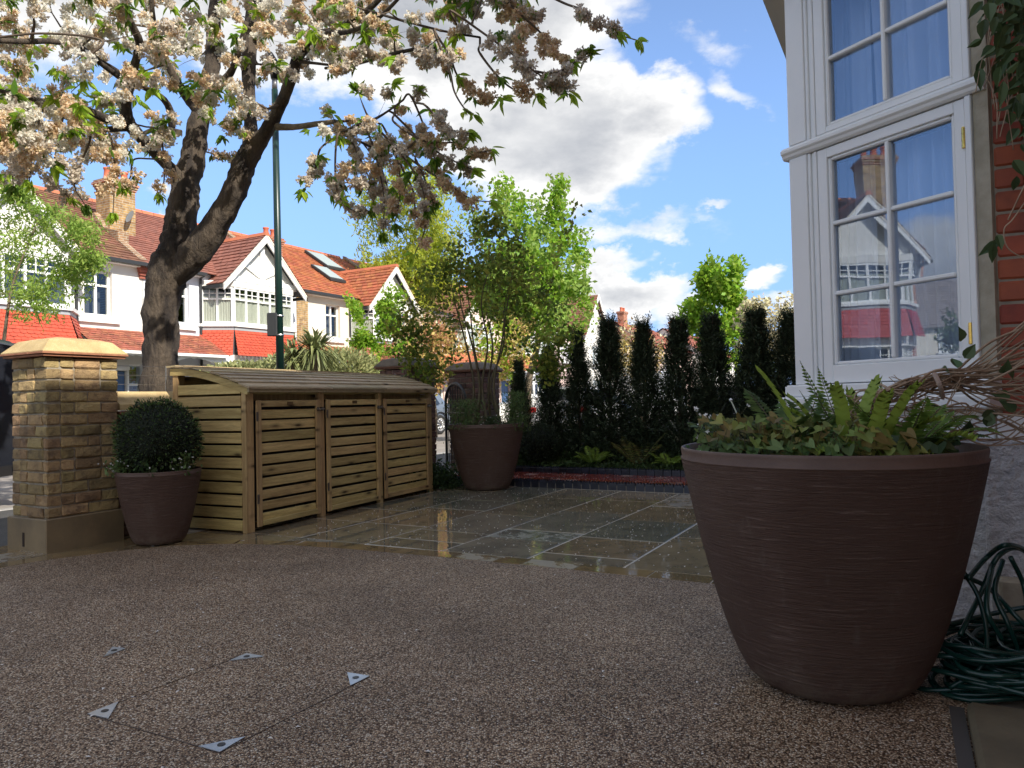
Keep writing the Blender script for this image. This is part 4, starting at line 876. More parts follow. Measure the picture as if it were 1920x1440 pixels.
w1 = frame(1.048, 2.205, 1.155, 2.136, (1.486, 1.828), True)
w2 = frame(2.275, 3.05, 2.325, 2.955, (2.638,), False)
for z in (1.19, 1.995): MB(BY).lathe((.0785, -.008, z), [(.007, 0), (.0075, .0015), (.0065, .028), (.0075, .029), (.0065, .057), (.0075, .058), (.0065, .085), (.005, .088)], 10, True, True).build('hinge', m_brass, w1)
ml = MB(BY); prof = [(-.012, 2.207), (-.022, 2.216), (-.026, 2.228), (-.036, 2.238), (-.037, 2.252), (-.024, 2.266), (-.01, 2.273), (.04, 2.273), (.04, 2.207)]
ml.prism([(-.012, b, z) for b, z in prof], (1.0, 0, 0)); ml.build('moulding', m_white, hz)
hb('bay_head', m_white, -.0, .955, -.006, .10, 3.052, 3.12, fr=BY)
# bay front (seen edge-on), far cant, cornice, floor, ceiling
E1 = BY(.955, 0, 0); e_u, e_v = E1.dot(U), E1.dot(V)
hb('bay_front_wall', m_dash, e_u+.02, e_u+2.1, e_v, e_v+.12, 0, .92); hb('bay_front_head', m_white, e_u+.02, e_u+2.1, e_v, e_v+.1, 2.98, 3.12)
hb('bay_front_sill', m_white, e_u-.0, e_u+2.15, e_v-.06, e_v+.1, .925, 1.04)
for i in range(4):
    a = e_u+.02+i*.52; hb('bay_front_frame', m_white, a, a+.07, e_v+.004, e_v+.07, 1.041, 2.979)
    if i < 4: MB(GUV).box(a+.07, a+.52, e_v+.03, e_v+.034, 1.05, 2.97).build('bay_front_pane', m_glass, hz)
hb('bay_front_frame', m_white, e_u+2.1, e_u+2.17, e_v, e_v+.07, .0, 3.1)
MB(GUV).prism([(e_u+2.17, e_v, 0), (e_u+2.7, .3, 0), (e_u+2.6, .3, 0), (e_u+2.1, e_v, 0)], (0, 0, 3.1)).build('bay_far_cant', m_white, hz)
co = MB(GUV); poly = [(WU-.12, WV-.02), (e_u-.05, e_v-.13), (e_u+2.25, e_v-.13), (e_u+2.85, .3)]
co.prism([(a, b, 3.125) for a, b in poly], (0, 0, .16)); co.prism([(a-.03*(i < 1), b-.03, 3.29) for i, (a, b) in enumerate(poly)], (0, 0, .07)); co.build('cornice', mat('cream_cornice', (.62, .58, .50), .6), hz)
MB(GUV).prism([(WU-.10, WV, 3.37), (e_u-.03, e_v-.11, 3.37), (e_u+2.22, e_v-.11, 3.37), (e_u+2.8, .3, 3.37), (e_u+1.5, .4, 4.3)], (0, 0, .02)).build('bay_roof', mat('lead', (.2, .21, .22), .6), hz)
hb('upper_wall', m_redbrick, 3.62, 7.2, .32, .6, 3.3, HH-.6)
# room behind the bay
hb('room_floor', mat('floor_boards', (.18, .11, .06), .6), 3.85, 7.1, e_v+.13, 4.2, .3, .35); hb('room_ceiling', m_roomw, 3.7, 7.1, e_v+.13, 4.2, 3.1, 3.12); hb('room_wall', m_room, 3.85, 7.1, 4.2, 4.25, .3, 3.1); hb('room_wall', m_room, 7.1, 7.15, .35, 4.2, .3, 3.1); hb('room_wall', m_room, 3.82, 3.85, .6, 4.2, .3, 3.1)
# sheer curtains
ct = thing('sheer_curtain', 'pale sheer curtain hanging behind the panes of the bay window', 'curtain', BY(.4, .15, 1.0))
def curtain(s0, s1, z0, z1, d0, amp, fq, sway=.0):
    amp *= 1.7
    mb = MB(BY); n = 110; K = 10; pr = None; r_ = random.Random(int(s0*100))
    ph = [r_.uniform(0, 6) for _ in range(4)]
    for k in range(K+1):
        f = k/K; base = len(mb.v)
        for i in range(n+1):
            s_ = s0+(s1-s0)*i/n; x = i/n
            y = d0 + amp*(math.sin(fq*x+ph[0]+sway*f)+.6*math.sin(fq*1.7*x+ph[1]-sway*f*1.5)+.35*math.sin(fq*3.1*x+ph[2]))
            mb.v.append(BY(s_+sway*.01*f, y, z0+(z1-z0)*f))
        if k:
            for i in range(n): a = base+i; mb.f.append([a-n-1, a-n, a+1, a])
    return mb
curtain(-.02, .56, 1.0, 3.05, .16, .016, 34, 1.2).build('drape', m_curtain, ct, True); curtain(.62, .98, 1.0, 3.05, .20, .012, 22, -.8).build('drape', m_curtain, ct, True)

# ================================================================== HOUSES ACROSS THE ROAD
HFv = -19.98
m_tile_red = mat('red_roof_tile', (.38, .13, .075), .75, (.28, .095, .06), 3, 4, isl=.2, hue=.008)
m_tile_brn = mat('brown_roof_tile', (.25, .12, .07), .8, (.17, .085, .05), 3, 4, isl=.16, hue=.01)
m_tile_con = mat('plum_roof_tile', (.30, .12, .085), .8, (.23, .095, .07), 2, 4, isl=.10)
m_tile_org = mat('orange_roof_tile', (.46, .155, .065), .75, (.34, .11, .05), 3, 4, isl=.16, hue=.01)
m_scarlet = mat('painted_scarlet_tile', (.56, .085, .04), .5, (.48, .07, .035), 3, 3, isl=.07)
m_crimson = mat('painted_crimson_tile', (.42, .03, .035), .5, isl=.07)
m_pot_t = mat('terracotta_pot', (.55, .15, .08), .7); m_ridge = mat('ridge_tile', (.50, .16, .08), .8, isl=.1)
m_yelbrick = mat('yellow_house_brick', (.48, .32, .13), .85, (.30, .18, .08), 12, 5, rand=.3, coord='obj', bump=.3, bs=40)
m_gutter = mat('dark_gutter', (.03, .032, .035), .5); m_leadw = mat('lead_flashing', (.36, .38, .40), .7); m_bdoor = mat('blue_door_paint', (.06, .12, .24), .4)
def tiles(mb, eL, eR, rL, rR, n, tw=.18, lift=.022, stag=True, scallop=None):
    """eL,eR lower corners; rL,rR upper corners (frame coords). real lapped tiles"""
    eL, eR, rL, rR = map(Vector, (eL, eR, rL, rR)); nrm = (eR-eL).cross(rL-eL).normalized()
    if nrm.z < 0: nrm = -nrm
    for i in range(n):
        f0, f1 = i/n, (i+1)/n; a0, b0, a1, b1 = eL.lerp(rL, f0), eR.lerp(rR, f0), eL.lerp(rL, f1), eR.lerp(rR, f1)
        L = (b0-a0).length; k = max(1, int(L/tw)); o_ = .5/k if (stag and i % 2) else 0
        cuts = sorted(set([0]+[min(1, j/k+o_) for j in range(0 if o_ else 1, k)]+[1]))
        for c0, c1 in zip(cuts, cuts[1:]):
            if c1-c0 < .2/k: continue
            g = .02*(c1-c0); l = nrm*(lift*random.uniform(.8, 1.3)); p0, p1 = a0.lerp(b0, c0+g), a0.lerp(b0, c1-g); q0, q1 = a1.lerp(b1, c0+g), a1.lerp(b1, c1-g)
            dn = (a0-a1)*.12
            if scallop and scallop(i):
                mid = (p0+p1)/2+dn*2.4; s0, s1 = p0.lerp(p1, .18)+dn*1.6, p0.lerp(p1, .82)+dn*1.6
                mb.f.append([mb.V([tuple(x) for x in (p0+l, s0+l, mid+l, s1+l, p1+l, q1, q0)])+j for j in range(7)])
                mb.f.append([mb.V([tuple(x) for x in (p0, s0, mid, s1, p1, p1+l, s1+l, mid+l, s0+l, p0+l)])+j for j in (0, 1, 8, 9)]) 
            else:
                b = mb.V([tuple(x) for x in (p0+dn+l, p1+dn+l, q1, q0, p0+dn, p1+dn)]); mb.f += [[b, b+1, b+2, b+3], [b+4, b+5, b+1, b]]
def wall_open(mb, fr_a0, a1, z0, z1, b, th, ops):
    """wall in plane b (front) thickness th backwards (towards -b), openings (a,b,z0,z1)"""
    xs = sorted({fr_a0, a1, *[o[0] for o in ops], *[o[1] for o in ops]}); zs = sorted({z0, z1, *[o[2] for o in ops], *[o[3] for o in ops]})
    for x0, x1 in zip(xs, xs[1:]):
        run = None
        for q0, q1 in zip(zs, zs[1:]):
            cx, cz = (x0+x1)/2, (q0+q1)/2
            if any(o[0] < cx < o[1] and o[2] < cz < o[3] for o in ops):
                if run: mb.box(x0, x1, b-th, b, *run); run = None
            else: run = (run[0], q1) if run else (q0, q1)
        if run: mb.box(x0, x1, b-th, b, *run)
def window(par, fr, a0, a1, z0, z1, b, cols=2, trans=.28, small=False, curt=False, sill=True, fw_=.06, dark=True):
    """window set at depth b (front of frame), frame axis x along wall; -y is into the house"""
    w_ = thing('window', None, None, fr((a0+a1)/2, b, z0)); w_.parent = par; w_.location = fr((a0+a1)/2, b, z0)-wl(par)
    zt = z1-(z1-z0)*trans if trans else None; m = MB(fr)
    m.box(a0, a0+fw_, b-.07, b, z0, z1); m.box(a1-fw_, a1, b-.07, b, z0, z1); m.box(a0+fw_, a1-fw_, b-.07, b, z0, z0+fw_); m.box(a0+fw_, a1-fw_, b-.07, b, z1-fw_, z1)
    for i in range(1, cols): x = a0+(a1-a0)*i/cols; m.box(x-fw_*.55, x+fw_*.55, b-.07, b-.001, z0+fw_, z1-fw_)
    if zt: m.box(a0+fw_, a1-fw_, b-.068, b+.004, zt-fw_*.5, zt+fw_*.5)
    m.build('frame', m_frame, w_, kind='stuff')
    if small and zt:
        g = MB(fr)
        for i in range(cols):
            c0, c1 = a0+(a1-a0)*i/cols, a0+(a1-a0)*(i+1)/cols; cm = (c0+c1)/2
            g.box(cm-.012, cm+.012, b-.05, b-.012, zt, z1-fw_); g.box(c0+.03, c1-.03, b-.052, b-.013, (zt+z1-fw_*.5)/2-.012, (zt+z1-fw_*.5)/2+.012)
        g.build('glazing_bars', m_frame, w_, kind='stuff')
    for i in range(cols):
        c0, c1 = a0+(a1-a0)*i/cols, a0+(a1-a0)*(i+1)/cols
        for q0, q1 in (((z0, zt), (zt, z1)) if zt else ((z0, z1),)): MB(fr).box(c0+.02, c1-.02, b-.04, b-.034, q0+.02, q1-.02).build('pane', m_hglass, w_)
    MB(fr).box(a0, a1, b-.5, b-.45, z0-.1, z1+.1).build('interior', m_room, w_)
    if curt:
        cm = MB(fr); n = 24
        for i in range(n): x0, x1 = a0+(a1-a0)*i/n, a0+(a1-a0)*(i+1)/n; y0, y1 = b-.08+.025*(i % 2), b-.08+.025*((i+1) % 2); cm.quad((x0, y0, z0), (x1, y1, z0), (x1, y1, (zt or z1)+.1), (x0, y0, (zt or z1)+.1))
        cm.build('curtain', m_hcurt, w_)
    if sill: MB(fr).box(a0-.12, a1+.12, b-.05, b+.14, z0-.10, z0-.01).build('sill', m_frame, w_)
    return w_
HFr = Fr((0, 0, 0), U, V)      # x along street, y towards us
def chimney(par, u, v, z0, z1, wu=.95, wv=.62, mt=None, pots=3, mc=None):
    c = MB(HFr).box(u-wu/2, u+wu/2, v-wv/2, v+wv/2, z0, z1).build('chimney', mc or m_yelstack, par)
    for i, (e, h) in enumerate(((.03, .07), (.06, .07), (.09, .07), (.05, .06))): MB(HFr).box(u-wu/2-e, u+wu/2+e, v-wv/2-e, v+wv/2+e, z1+.001+i*.071, z1+.07+i*.071).build('corbel_course', m_redstack if i % 2 == 0 else (mc or m_yelstack), c)
    for i in range(pots):
        x = u-wu/2+wu*(i+.5)/pots; MB(HFr).lathe((x, v+random.uniform(-.05, .05), z1+.285), [(.13, 0), (.125, .06), (.11, .08), (.095, .30), (.12, .33), (.12, .37), (.09, .37), (.08, .2)], 14).build('chimney_pot', m_pot_t, c, True)
    return c
def brickproc(name, c1, c2, mort, sc_=1.0):
    m = bpy.data.materials.new(name); m.use_nodes = True; t = m.node_tree; N = NT(t); p = t.nodes['Principled BSDF']
    g = N.n('ShaderNodeNewGeometry').outputs['Position']; s_ = N.n('ShaderNodeSeparateXYZ'); t.links.new(g, s_.inputs[0])
    a = N.m('ADD', N.m('MULTIPLY', s_.outputs[0], U.x-V.x*.0+.877), N.m('MULTIPLY', s_.outputs[1], U.y-.48)); cb = N.n('ShaderNodeCombineXYZ'); t.links.new(a, cb.inputs[0]); t.links.new(s_.outputs[2], cb.inputs[1])
    b = N.n('ShaderNodeTexBrick'); t.links.new(cb.outputs[0], b.inputs[0]); b.inputs['Scale'].default_value = 1; b.inputs['Brick Width'].default_value = .225*sc_; b.inputs['Row Height'].default_value = .075*sc_; b.inputs['Mortar Size'].default_value = .008
    b.inputs['Color1'].default_value = (*c1, 1); b.inputs['Color2'].default_value = (*c2, 1); b.inputs['Mortar'].default_value = (*mort, 1)
    c = N.mix(1., b.outputs[0], N.mix(N.ss(N.noise(g, 7, 4), .3, .7), (.7, .7, .7), (1.2, 1.2, 1.2)), 'MULTIPLY'); N.put(p.inputs['Base Color'], c); p.inputs['Roughness'].default_value = .85; return m
m_yelstack = brickproc('yellow_brickwork', (.46, .29, .11), (.30, .17, .07), (.42, .38, .30)); m_redstack = brickproc('red_brickwork', (.42, .13, .06), (.34, .10, .05), (.5, .44, .36)); m_oldstack = brickproc('old_brickwork', (.34, .20, .10), (.22, .12, .07), (.42, .38, .30))
def house(label, u0, u1, gc, wallm, roofm, bandm, pentm, gablem=None, front_door=True, brick_side=False, curt=True, barge_kind=0, win=None, winw=.40, gw=1.5, apex=6.76, ridge=7.95, lights=False, detail=True, zb=0, bandscal=lambda i: i in (2, 3, 6, 7)):
    h = thing('terraced_house', label, 'house', W((u0+u1)/2, HFv, 0), 'houses across the road')
    F = HFv; FB = -19.2; Rv = -23.9; zE = 5.28; gablem = gablem or wallm; side0, side1 = gc-1.95, gc+1.95
    ops = []
    if win: ops.append((win-winw, win+winw, 3.62, 4.9))
    far = 1 if (u1-gc) > (gc-u0) else 0
    dcen = (gc+1.95+u1)/2 if far else (u0+gc-1.95)/2
    if front_door: ops += [(dcen-.95, dcen-.5, .1, 2.3), (dcen-.45, dcen+.5, .05, 2.1), (dcen+.55, dcen+1.05, .6, 2.3)]
    mb = MB(HFr); wall_open(mb, u0+.003, u1-.003, 0, zE+.02, F, .3, ops); mb.build('wall', wallm, h, kind=None)
    BK_ = -24.6 if brick_side else -27.6
    MB(HFr).box(u0+.003, u0+.25, BK_, F-.301, 0, zE).box(u1-.25, u1-.003, BK_, F-.301, 0, zE).box(u0+.003, u1-.003, BK_-.3, BK_, 0, zE).build('party_wall', m_redstack if brick_side else m_oldstack, h)
    if win: window(h, HFr, win-winw, win+winw, 3.62, 4.9, F-.12, 2, .32); MB(HFr).box(win-winw-.2, win+winw+.2, F, F+.1, 3.42, 3.5).build('sill_band', m_frame, h)
    if front_door:
        window(h, HFr, dcen-.95, dcen-.5, .9, 2.3, F-.1, 1, .35, sill=False); window(h, HFr, dcen+.55, dcen+1.05, .6, 2.3, F-.1, 1, .35, sill=False)
        d = MB(HFr).box(dcen-.42, dcen+.47, F-.16, F-.1, .05, 2.08).build('door', m_bdoor, h)
        for (a, b, c, e) in ((-.33, -.02, .25, .95), (.06, .38, .25, .95), (-.33, -.02, 1.1, 1.9), (.06, .38, 1.1, 1.9)): MB(HFr).box(dcen+a, dcen+b, F-.1, F-.09, c, e, .01).build('door_panel', m_bdoor, d)
        MB(HFr).box(dcen-.5, dcen+.55, F-.02, F+.04, 2.12, 2.22).build('door_head', m_frame, h)
        # decorative porch bracket arch
        pb = MB(HFr); pb.prism([(dcen-1.2, F+.95, 2.28), (dcen-1.2, F+.95, 2.58), (dcen+1.3, F+.95, 2.58), (dcen+1.3, F+.95, 2.28), (dcen+1.1, F+.95, 2.28), (dcen+.1, F+.95, 2.5), (dcen, F+.95, 2.46), (dcen-.1, F+.95, 2.5), (dcen-1.0, F+.95, 2.28)], (0, .05, 0)); pb.build('porch_fretwork', m_frame, h)
    # main roof
    r = MB(HFr); tiles(r, (u0, F+.25, zE-.02), (u1, F+.25, zE-.02), (u0, Rv, ridge), (u1, Rv, ridge), 26, .26 if detail else .4, .03); r.build('roof', roofm, h, kind='stuff')
    MB(HFr).quad((u0, F+.2, zE-.05), (u1, F+.2, zE-.05), (u1, Rv, ridge-.05), (u0, Rv, ridge-.05)).quad((u0, -27.9, zE), (u1, -27.9, zE), (u1, Rv, ridge-.05), (u0, Rv, ridge-.05)).build('roof_deck', m_room, h)
    rd = MB(HFr)
    for i in range(int((u1-u0)/.45)): a = u0+i*.45; rd.prism([(a, Rv-.14, ridge-.06), (a, Rv-.08, ridge+.06), (a, Rv+.08, ridge+.06), (a, Rv+.14, ridge-.06)], (.43, 0, 0))
    rd.build('ridge_tiles', m_ridge, h, kind='stuff')
    g0, g1 = (u0, side0) if not far else (side1, u1)
    MB(HFr).box(g0, g1, F+.25, F+.36, zE-.12, zE-.02).build('gutter', m_gutter, h); MB(HFr).box(g0, g1, F+.001, F+.2, zE-.14, zE-.03).build('fascia', m_frame, h)
    dpx = side0-.02 if not far else side1-.02
    MB(HFr).tube([(dpx, F+.06, .1), (dpx, F+.06, 5.1), (dpx, F+.3, 5.2)], .04, 8).build('downpipe', m_gutter, h)
    # parapet / party wall upstand
    pw = MB(HFr); pw.prism([(u1-.12, F+.0, zE-.1), (u1-.12, F+.1, zE+.12), (u1-.12, Rv, ridge+.14), (u1-.12, Rv, ridge-.2)], (.24, 0, 0)); pw.build('party_parapet', m_oldstack if not brick_side else m_redstack, h)
    # bay: polygonal plan
    poly = [(side0, F), (gc-1.3, FB), (gc+1.3, FB), (side1, F)]
    def seg(i): a, b = poly[i], poly[i+1]; A, B_ = W(*a), W(*b); f_ = Fr(tuple(A), tuple(B_-A), (0, 0, 1)); x = f_.x; f_.y = Vector((-x.y, x.x, 0)); f_.y = f_.y if f_.y.dot(V) > 0 else -f_.y; return f_, (B_-A).length
    for i in range(3):
        f_, L = seg(i); nc = 5 if i == 1 else 2
        window(h, f_, .03, L-.03, 3.68, 4.86, -.02, nc, .33, True, curt, False, .055)
        MB(f_).box(-.04, L+.04, -.12, .09, 3.575, 3.67).build('bay_sill', m_frame, h); MB(f_).box(0, L, -.10, .0, 4.865, 5.04).build('bay_head', gablem, h)
        # lower window
        window(h, f_, .05, L-.05, .95, 2.35, -.05, nc, .3, True, False, True, .055); MB(f_).box(0, L, -.12, .02, .0, .85).build('bay_plinth', gablem, h); MB(f_).box(0, L, -.12, .05, 2.36, 2.66).build('bay_lintel', m_frame, h)
        MB(f_).box(0, L, .005, .03, 3.46, 3.572).build('lead_apron', m_leadw, h)
        bt = MB(f_); fl = .28
        tiles(bt, (-.10*(i == 1)-.05*(i == 0), fl, 2.64), (L+.10*(i == 1)+.05*(i == 2), fl, 2.64), (0, .02, 3.46), (L, .02, 3.46), 9, .155, .018, True, bandscal); bt.build('hung_tiles', bandm, h, kind='stuff')
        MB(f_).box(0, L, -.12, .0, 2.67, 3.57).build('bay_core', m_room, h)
    mbx = MB(HFr); mbx.prism([(a, b-.0, 5.035) for a, b in poly], (0, 0, .03)); mbx.prism([(gc-1.9, F+.0, 5.06), (gc+1.9, F+.0, 5.06), (gc+1.3, FB, 5.06), (gc-1.3, FB, 5.06)], (0, 0, -.02)); mbx.build('bay_soffit', m_frame, h)
    # gable
    vG = FB-.02; zf = 5.08; hw = gw+.12; sl = (apex-zf)/hw
    MB(HFr).prism([(gc-hw, vG-.12, zf-.02), (gc+hw, vG-.12, zf-.02), (gc, vG-.12, apex-.12)], (0, -.1, 0)).build('gable_wall', gablem, h)
    for sgn in (-1, 1):
        fx = gc+sgn*(hw+.18); zz = zf-.18*sl; bw = .26
        q = MB(HFr); q.prism([(fx, vG+.12, zz), (gc, vG+.12, apex+.02), (gc, vG+.12, apex-bw), (fx-sgn*.02, vG+.12, zz-bw*.75)], (0, .05, 0)); q.build('bargeboard', m_frame, h)
        q = MB(HFr); q.prism([(fx, vG+.172, zz+.0), (gc, vG+.172, apex+.025), (gc, vG+.172, apex-.05), (fx, vG+.172, zz-.06)], (0, .02, 0)); q.build('verge_strip', m_cream, h)
        # roof slope of the gable running back to the main roof
        back = -22.6; rr = MB(HFr); tiles(rr, *( ((fx, vG+.18, zz+.03), (fx, -20.6, zz+.03), (gc, vG+.18, apex+.04), (gc, back, apex+.04)) if sgn < 0 else ((fx, -20.6, zz+.03), (fx, vG+.18, zz+.03), (gc, back, apex+.04), (gc, vG+.18, apex+.04)) ), 13, .26, .03)
        rr.build('gable_roof', roofm, h, kind='stuff'); MB(HFr).quad((fx, vG+.15, zz), (fx, -20.6, zz), (gc, back, apex), (gc, vG+.15, apex)).build('roof_deck', m_room, h)
        MB(HFr).tube([(fx, -20.5, zz+.02), (gc+sgn*.02, back, apex+.05)], .05, 5).build('valley', m_leadw, h)
        MB(HFr).box(min(fx, fx+sgn*.1), max(fx, fx+sgn*.1), -20.2, vG+.1, zz-.12, zz-.02).build('gutter', m_gutter, h)
        if barge_kind == 1: q = MB(HFr); q.prism([(gc+sgn*.08, vG-.11, 5.42), (gc+sgn*.68, vG-.11, zf+(hw-.85)*sl-.12), (gc+sgn*.78, vG-.11, zf+(hw-.98)*sl-.12), (gc+sgn*.08, vG-.11, 5.28)], (0, .05, 0)); q.build('gable_strut', m_frame, h)
    if barge_kind == 1: MB(HFr).box(gc-.09, gc+.09, vG-.12, vG-.05, 5.15, apex-.3).build('king_post', m_frame, h); MB(HFr).box(gc-hw+.1, gc+hw-.1, vG-.12, vG-.03, 5.09, 5.24).build('tie_beam', m_frame, h)
    rg = MB(HFr)
    for i in range(8): v_ = vG+.2-i*.43; rg.prism([(gc-.12, v_, apex-.03), (gc-.06, v_, apex+.09), (gc+.06, v_, apex+.09), (gc+.12, v_, apex-.03)], (0, -.41, 0))
    rg.build('ridge_tiles', m_ridge, h, kind='stuff')
    # pent roof over the door side
    if pentm:
        p = MB(HFr); a, b = (u0, side0+.1) if not far else (side1-.1, u1)
        tiles(p, (a, F+1.1, 2.62), (b, F+1.1, 2.62), (a, F+.02, 3.27), (b, F+.02, 3.27), 10, .17, .02, True, (lambda i: i in (3, 4, 7)) ); p.build('pent_roof', pentm, h, kind='stuff')
        MB(HFr).quad((a, F+1.08, 2.59), (b, F+1.08, 2.59), (b, F, 3.24), (a, F, 3.24)).build('pent_deck', m_room, h); MB(HFr).box(a, b, F+1.1, F+1.18, 2.52, 2.6).build('pent_gutter', m_frame, h)
    return h
# houses in view, left to right
hA = house('white terraced house with old brown roof and scarlet hung tiles, partly behind the lime-green tree', 7.95, 13.87, 9.97, m_whitew, m_tile_brn, m_scarlet, m_tile_red, win=12.55, curt=False)
hB = house('white terraced house with plum tiled roof and scarlet hung tiles behind the lamp post', 13.87, 20.07, 17.85, m_bluew, m_tile_con, m_scarlet, m_tile_red, gablem=m_whitew, barge_kind=1, win=15.1, bandscal=lambda i: i in (1, 2, 3, 5, 6, 7))
hC = house('cream terraced house with orange tiled roof and two skylights right of the lamp post', 20.07, 27.2, 24.93, m_cream, m_tile_org, m_tile_org, m_tile_org, gablem=m_whitew, win=22.02)
hD = house('pink terraced house behind the potted maple', 27.2, 34.3, 32.0, m_pink, m_tile_brn, m_tile_org, m_tile_org, win=29.1, detail=False)
hE = house('pink terraced house partly hidden by the first yews', 34.3, 41.4, 39.1, m_pink, m_tile_brn, m_tile_org, m_tile_org, win=36.1, detail=False)
# quoin strip of bare brick and corbel
MB(HFr).box(20.075, 20.64, HFv+.001, HFv+.03, 2.6, 5.14).build('brick_strip', m_yelstack, hC)
for i in range(4): MB(HFr).box(13.72+i*.02, 14.02-i*.02*0, HFv+.001, HFv+.20-i*.045, 5.10-i*.09, 5.18-i*.09).build('corbel', m_scarlet if i == 9 else m_tile_red, hA)
chimney(hA, 14.35, -21.9, 5.8, 7.85, .85, .7, pots=3, mc=m_yelstack)
chimney(hB, 21.0, -22.3, 5.8, 7.35, .8, .62, pots=2, mc=m_redstack)
dish = MB(HFr); dish.lathe((14.45, -21.45, 7.0), [(.001, 0), (.12, .01), (.22, .04), (.28, .09)], 16, False); q = dish.build('satellite_dish', mat('dish_grey', (.16, .17, .18), .5), hA, True)
for v in q.data.vertices: x, y, z = v.co; o_ = HFr(14.45, -21.45, 7.0)-wl(hA); d = v.co-o_; v.co = o_+Vector((d.x*.35+d.z*.9, d.y*.6-d.z*.5, d.y*.8))
MB(HFr).box(23.42, 23.6, HFv+.001, HFv+.09, 4.85, 5.08, .03).build('alarm_box', mat('alarm_cream', (.75, .62, .35), .5), hC)
for (a, b, f0, f1) in ((23.0, 23.8, .30, .52), (24.2, 25.2, .60, .88)):
    def rp(u, f, l=.0): return (u, HFv+.25+(-23.9-HFv-.25)*f, 5.26+(7.95-5.26)*f+.06+l)
    sk = MB(HFr); sk.prism([rp(a-.07, f0-.02), rp(b+.07, f0-.02), rp(b+.07, f1+.02), rp(a-.07, f1+.02)], (0, 0, .10)); o = sk.build('skylight', m_gutter, hC); MB(HFr).prism([rp(a, f0, .11), rp(b, f0, .11), rp(b, f1, .11), rp(a, f1, .11)], (0, 0, .01)).build('pane', mat('skylight_glass', (.35, .42, .42), .15), o)
# parapet step beside the big chimney
MB(HFr).prism([(13.75, -20.9, 5.6), (13.75, -20.9, 6.35), (13.75, -21.6, 6.55), (13.75, -22.1, 7.1), (13.75, -22.3, 6.4)], (.35, 0, 0)).build('parapet_step', m_oldstack, hA)
# houses off frame to the left: they are what the bay panes mirror
hZ = house('red brick end house with white gable and crimson tiles mirrored in the bay panes', -5.6, 1.0, -3.6, m_redstack, m_tile_brn, m_crimson, None, gablem=m_whitew, front_door=False, brick_side=True, apex=6.9)
hY = house('white house with brown roof left of the lime-green tree', 1.0, 7.95, 2.95, m_whitew, m_tile_brn, m_scarlet, m_tile_red, front_door=False, detail=False)
chimney(hZ, -5.1, -22.3, 5.5, 8.6, 1.0, .7, pots=3, mc=m_yelstack)
an = MB(HFr); an.tube([(-5.6, -22.3, 8.3), (-5.6, -22.3, 10.4)], .02, 5); an.tube([(-6.3, -22.3, 10.2), (-4.9, -22.3, 10.25)], .012, 5)
for i in range(9): an.tube([(-6.2+i*.15, -22.55, 10.21), (-6.2+i*.15, -22.05, 10.21)], .006, 4)
an.build('aerial', m_wire, hZ)
def simple_house(label, u0, u1, v0, v1, ze, zr, wallm, roofm, along='u', name='distant_house', wins=(), chim=None, grp='distant houses'):
    h = thing(name, label, 'house', W((u0+u1)/2, (v0+v1)/2, 0), grp)
    MB(HFr).box(u0, u1, v0, v1, 0, ze).build('wall', wallm, h)
    if along == 'u':
        vm = (v0+v1)/2; r = MB(HFr); tiles(r, (u0-.2, v1+.3, ze-.1), (u1+.2, v1+.3, ze-.1), (u0-.2, vm, zr), (u1+.2, vm, zr), 20, .5, .03); tiles(r, (u1+.2, v0-.3, ze-.1), (u0-.2, v0-.3, ze-.1), (u1+.2, vm, zr), (u0-.2, vm, zr), 20, .5, .03); r.build('roof', roofm, h, kind='stuff')
        for u in (u0, u1-.1): MB(HFr).prism([(u, v0, ze), (u, v1, ze), (u, vm, zr-.1)], (.1, 0, 0)).build('gable_wall', wallm, h)
    else:
        um = (u0+u1)/2; r = MB(HFr); tiles(r, (u0-.3, v1+.3, ze-.1), (u0-.3, v0, ze-.1), (um, v1+.3, zr), (um, v0, zr), 20, .5, .03); tiles(r, (u1+.3, v0, ze-.1), (u1+.3, v1+.3, ze-.1), (um, v0, zr), (um, v1+.3, zr), 20, .5, .03); r.build('roof', roofm, h, kind='stuff')
        MB(HFr).prism([(u0, v1-.1, ze), (u1, v1-.1, ze), (um, v1-.1, zr-.15)], (0, .1, 0)).build('gable_wall', wallm, h)
        for s_, a in ((1, u0-.3), (-1, u1+.3)): MB(HFr).prism([(a, v1+.3, ze-.1), (um, v1+.3, zr+.02), (um, v1+.3, zr-.25), (a, v1+.3, ze-.35)], (0, .06, 0)).build('bargeboard', m_frame, h)
    for (a, b, c, d, fc) in wins:
        if fc == 'v': window(h, HFr, a, b, c, d, v1+.08, 3, .3, sill=True)
        else:
            f_ = Fr(tuple(W(u0-.08, 0)), V, -U); window(h, f_, a, b, c, d, 0, 2, .3, sill=True)
    if chim: chimney(h, *chim, mc=m_redstack)
    return h
simple_house('distant white gabled house with brown tiled roof beyond the second and third yews', 45.2, 49.0, -28, -19.2, 5.3, 8.1, m_whitew, m_tile_brn, 'v', wins=[(46.3, 48.0, 3.3, 4.6, 'v'), (46.3, 48.0, .9, 2.3, 'v')])
simple_house('distant pink house with brown roof left of the white gable', 41.5, 45.0, -27, -19.8, 5.4, 8.0, m_pink, m_tile_brn, 'u', wins=[(42.5, 44.5, 3.4, 4.6, 'v')], chim=(44, -23.4, 7, 8.6))
simple_house('distant house with long brown roof behind the fourth yew', 51, 62, -28, -19.8, 5.3, 7.7, m_cream, m_tile_brn, 'u', wins=[(52.5, 54.5, 3.3, 4.6, 'v'), (57, 59, 3.3, 4.6, 'v')], chim=(53, -23.4, 7, 8.4))
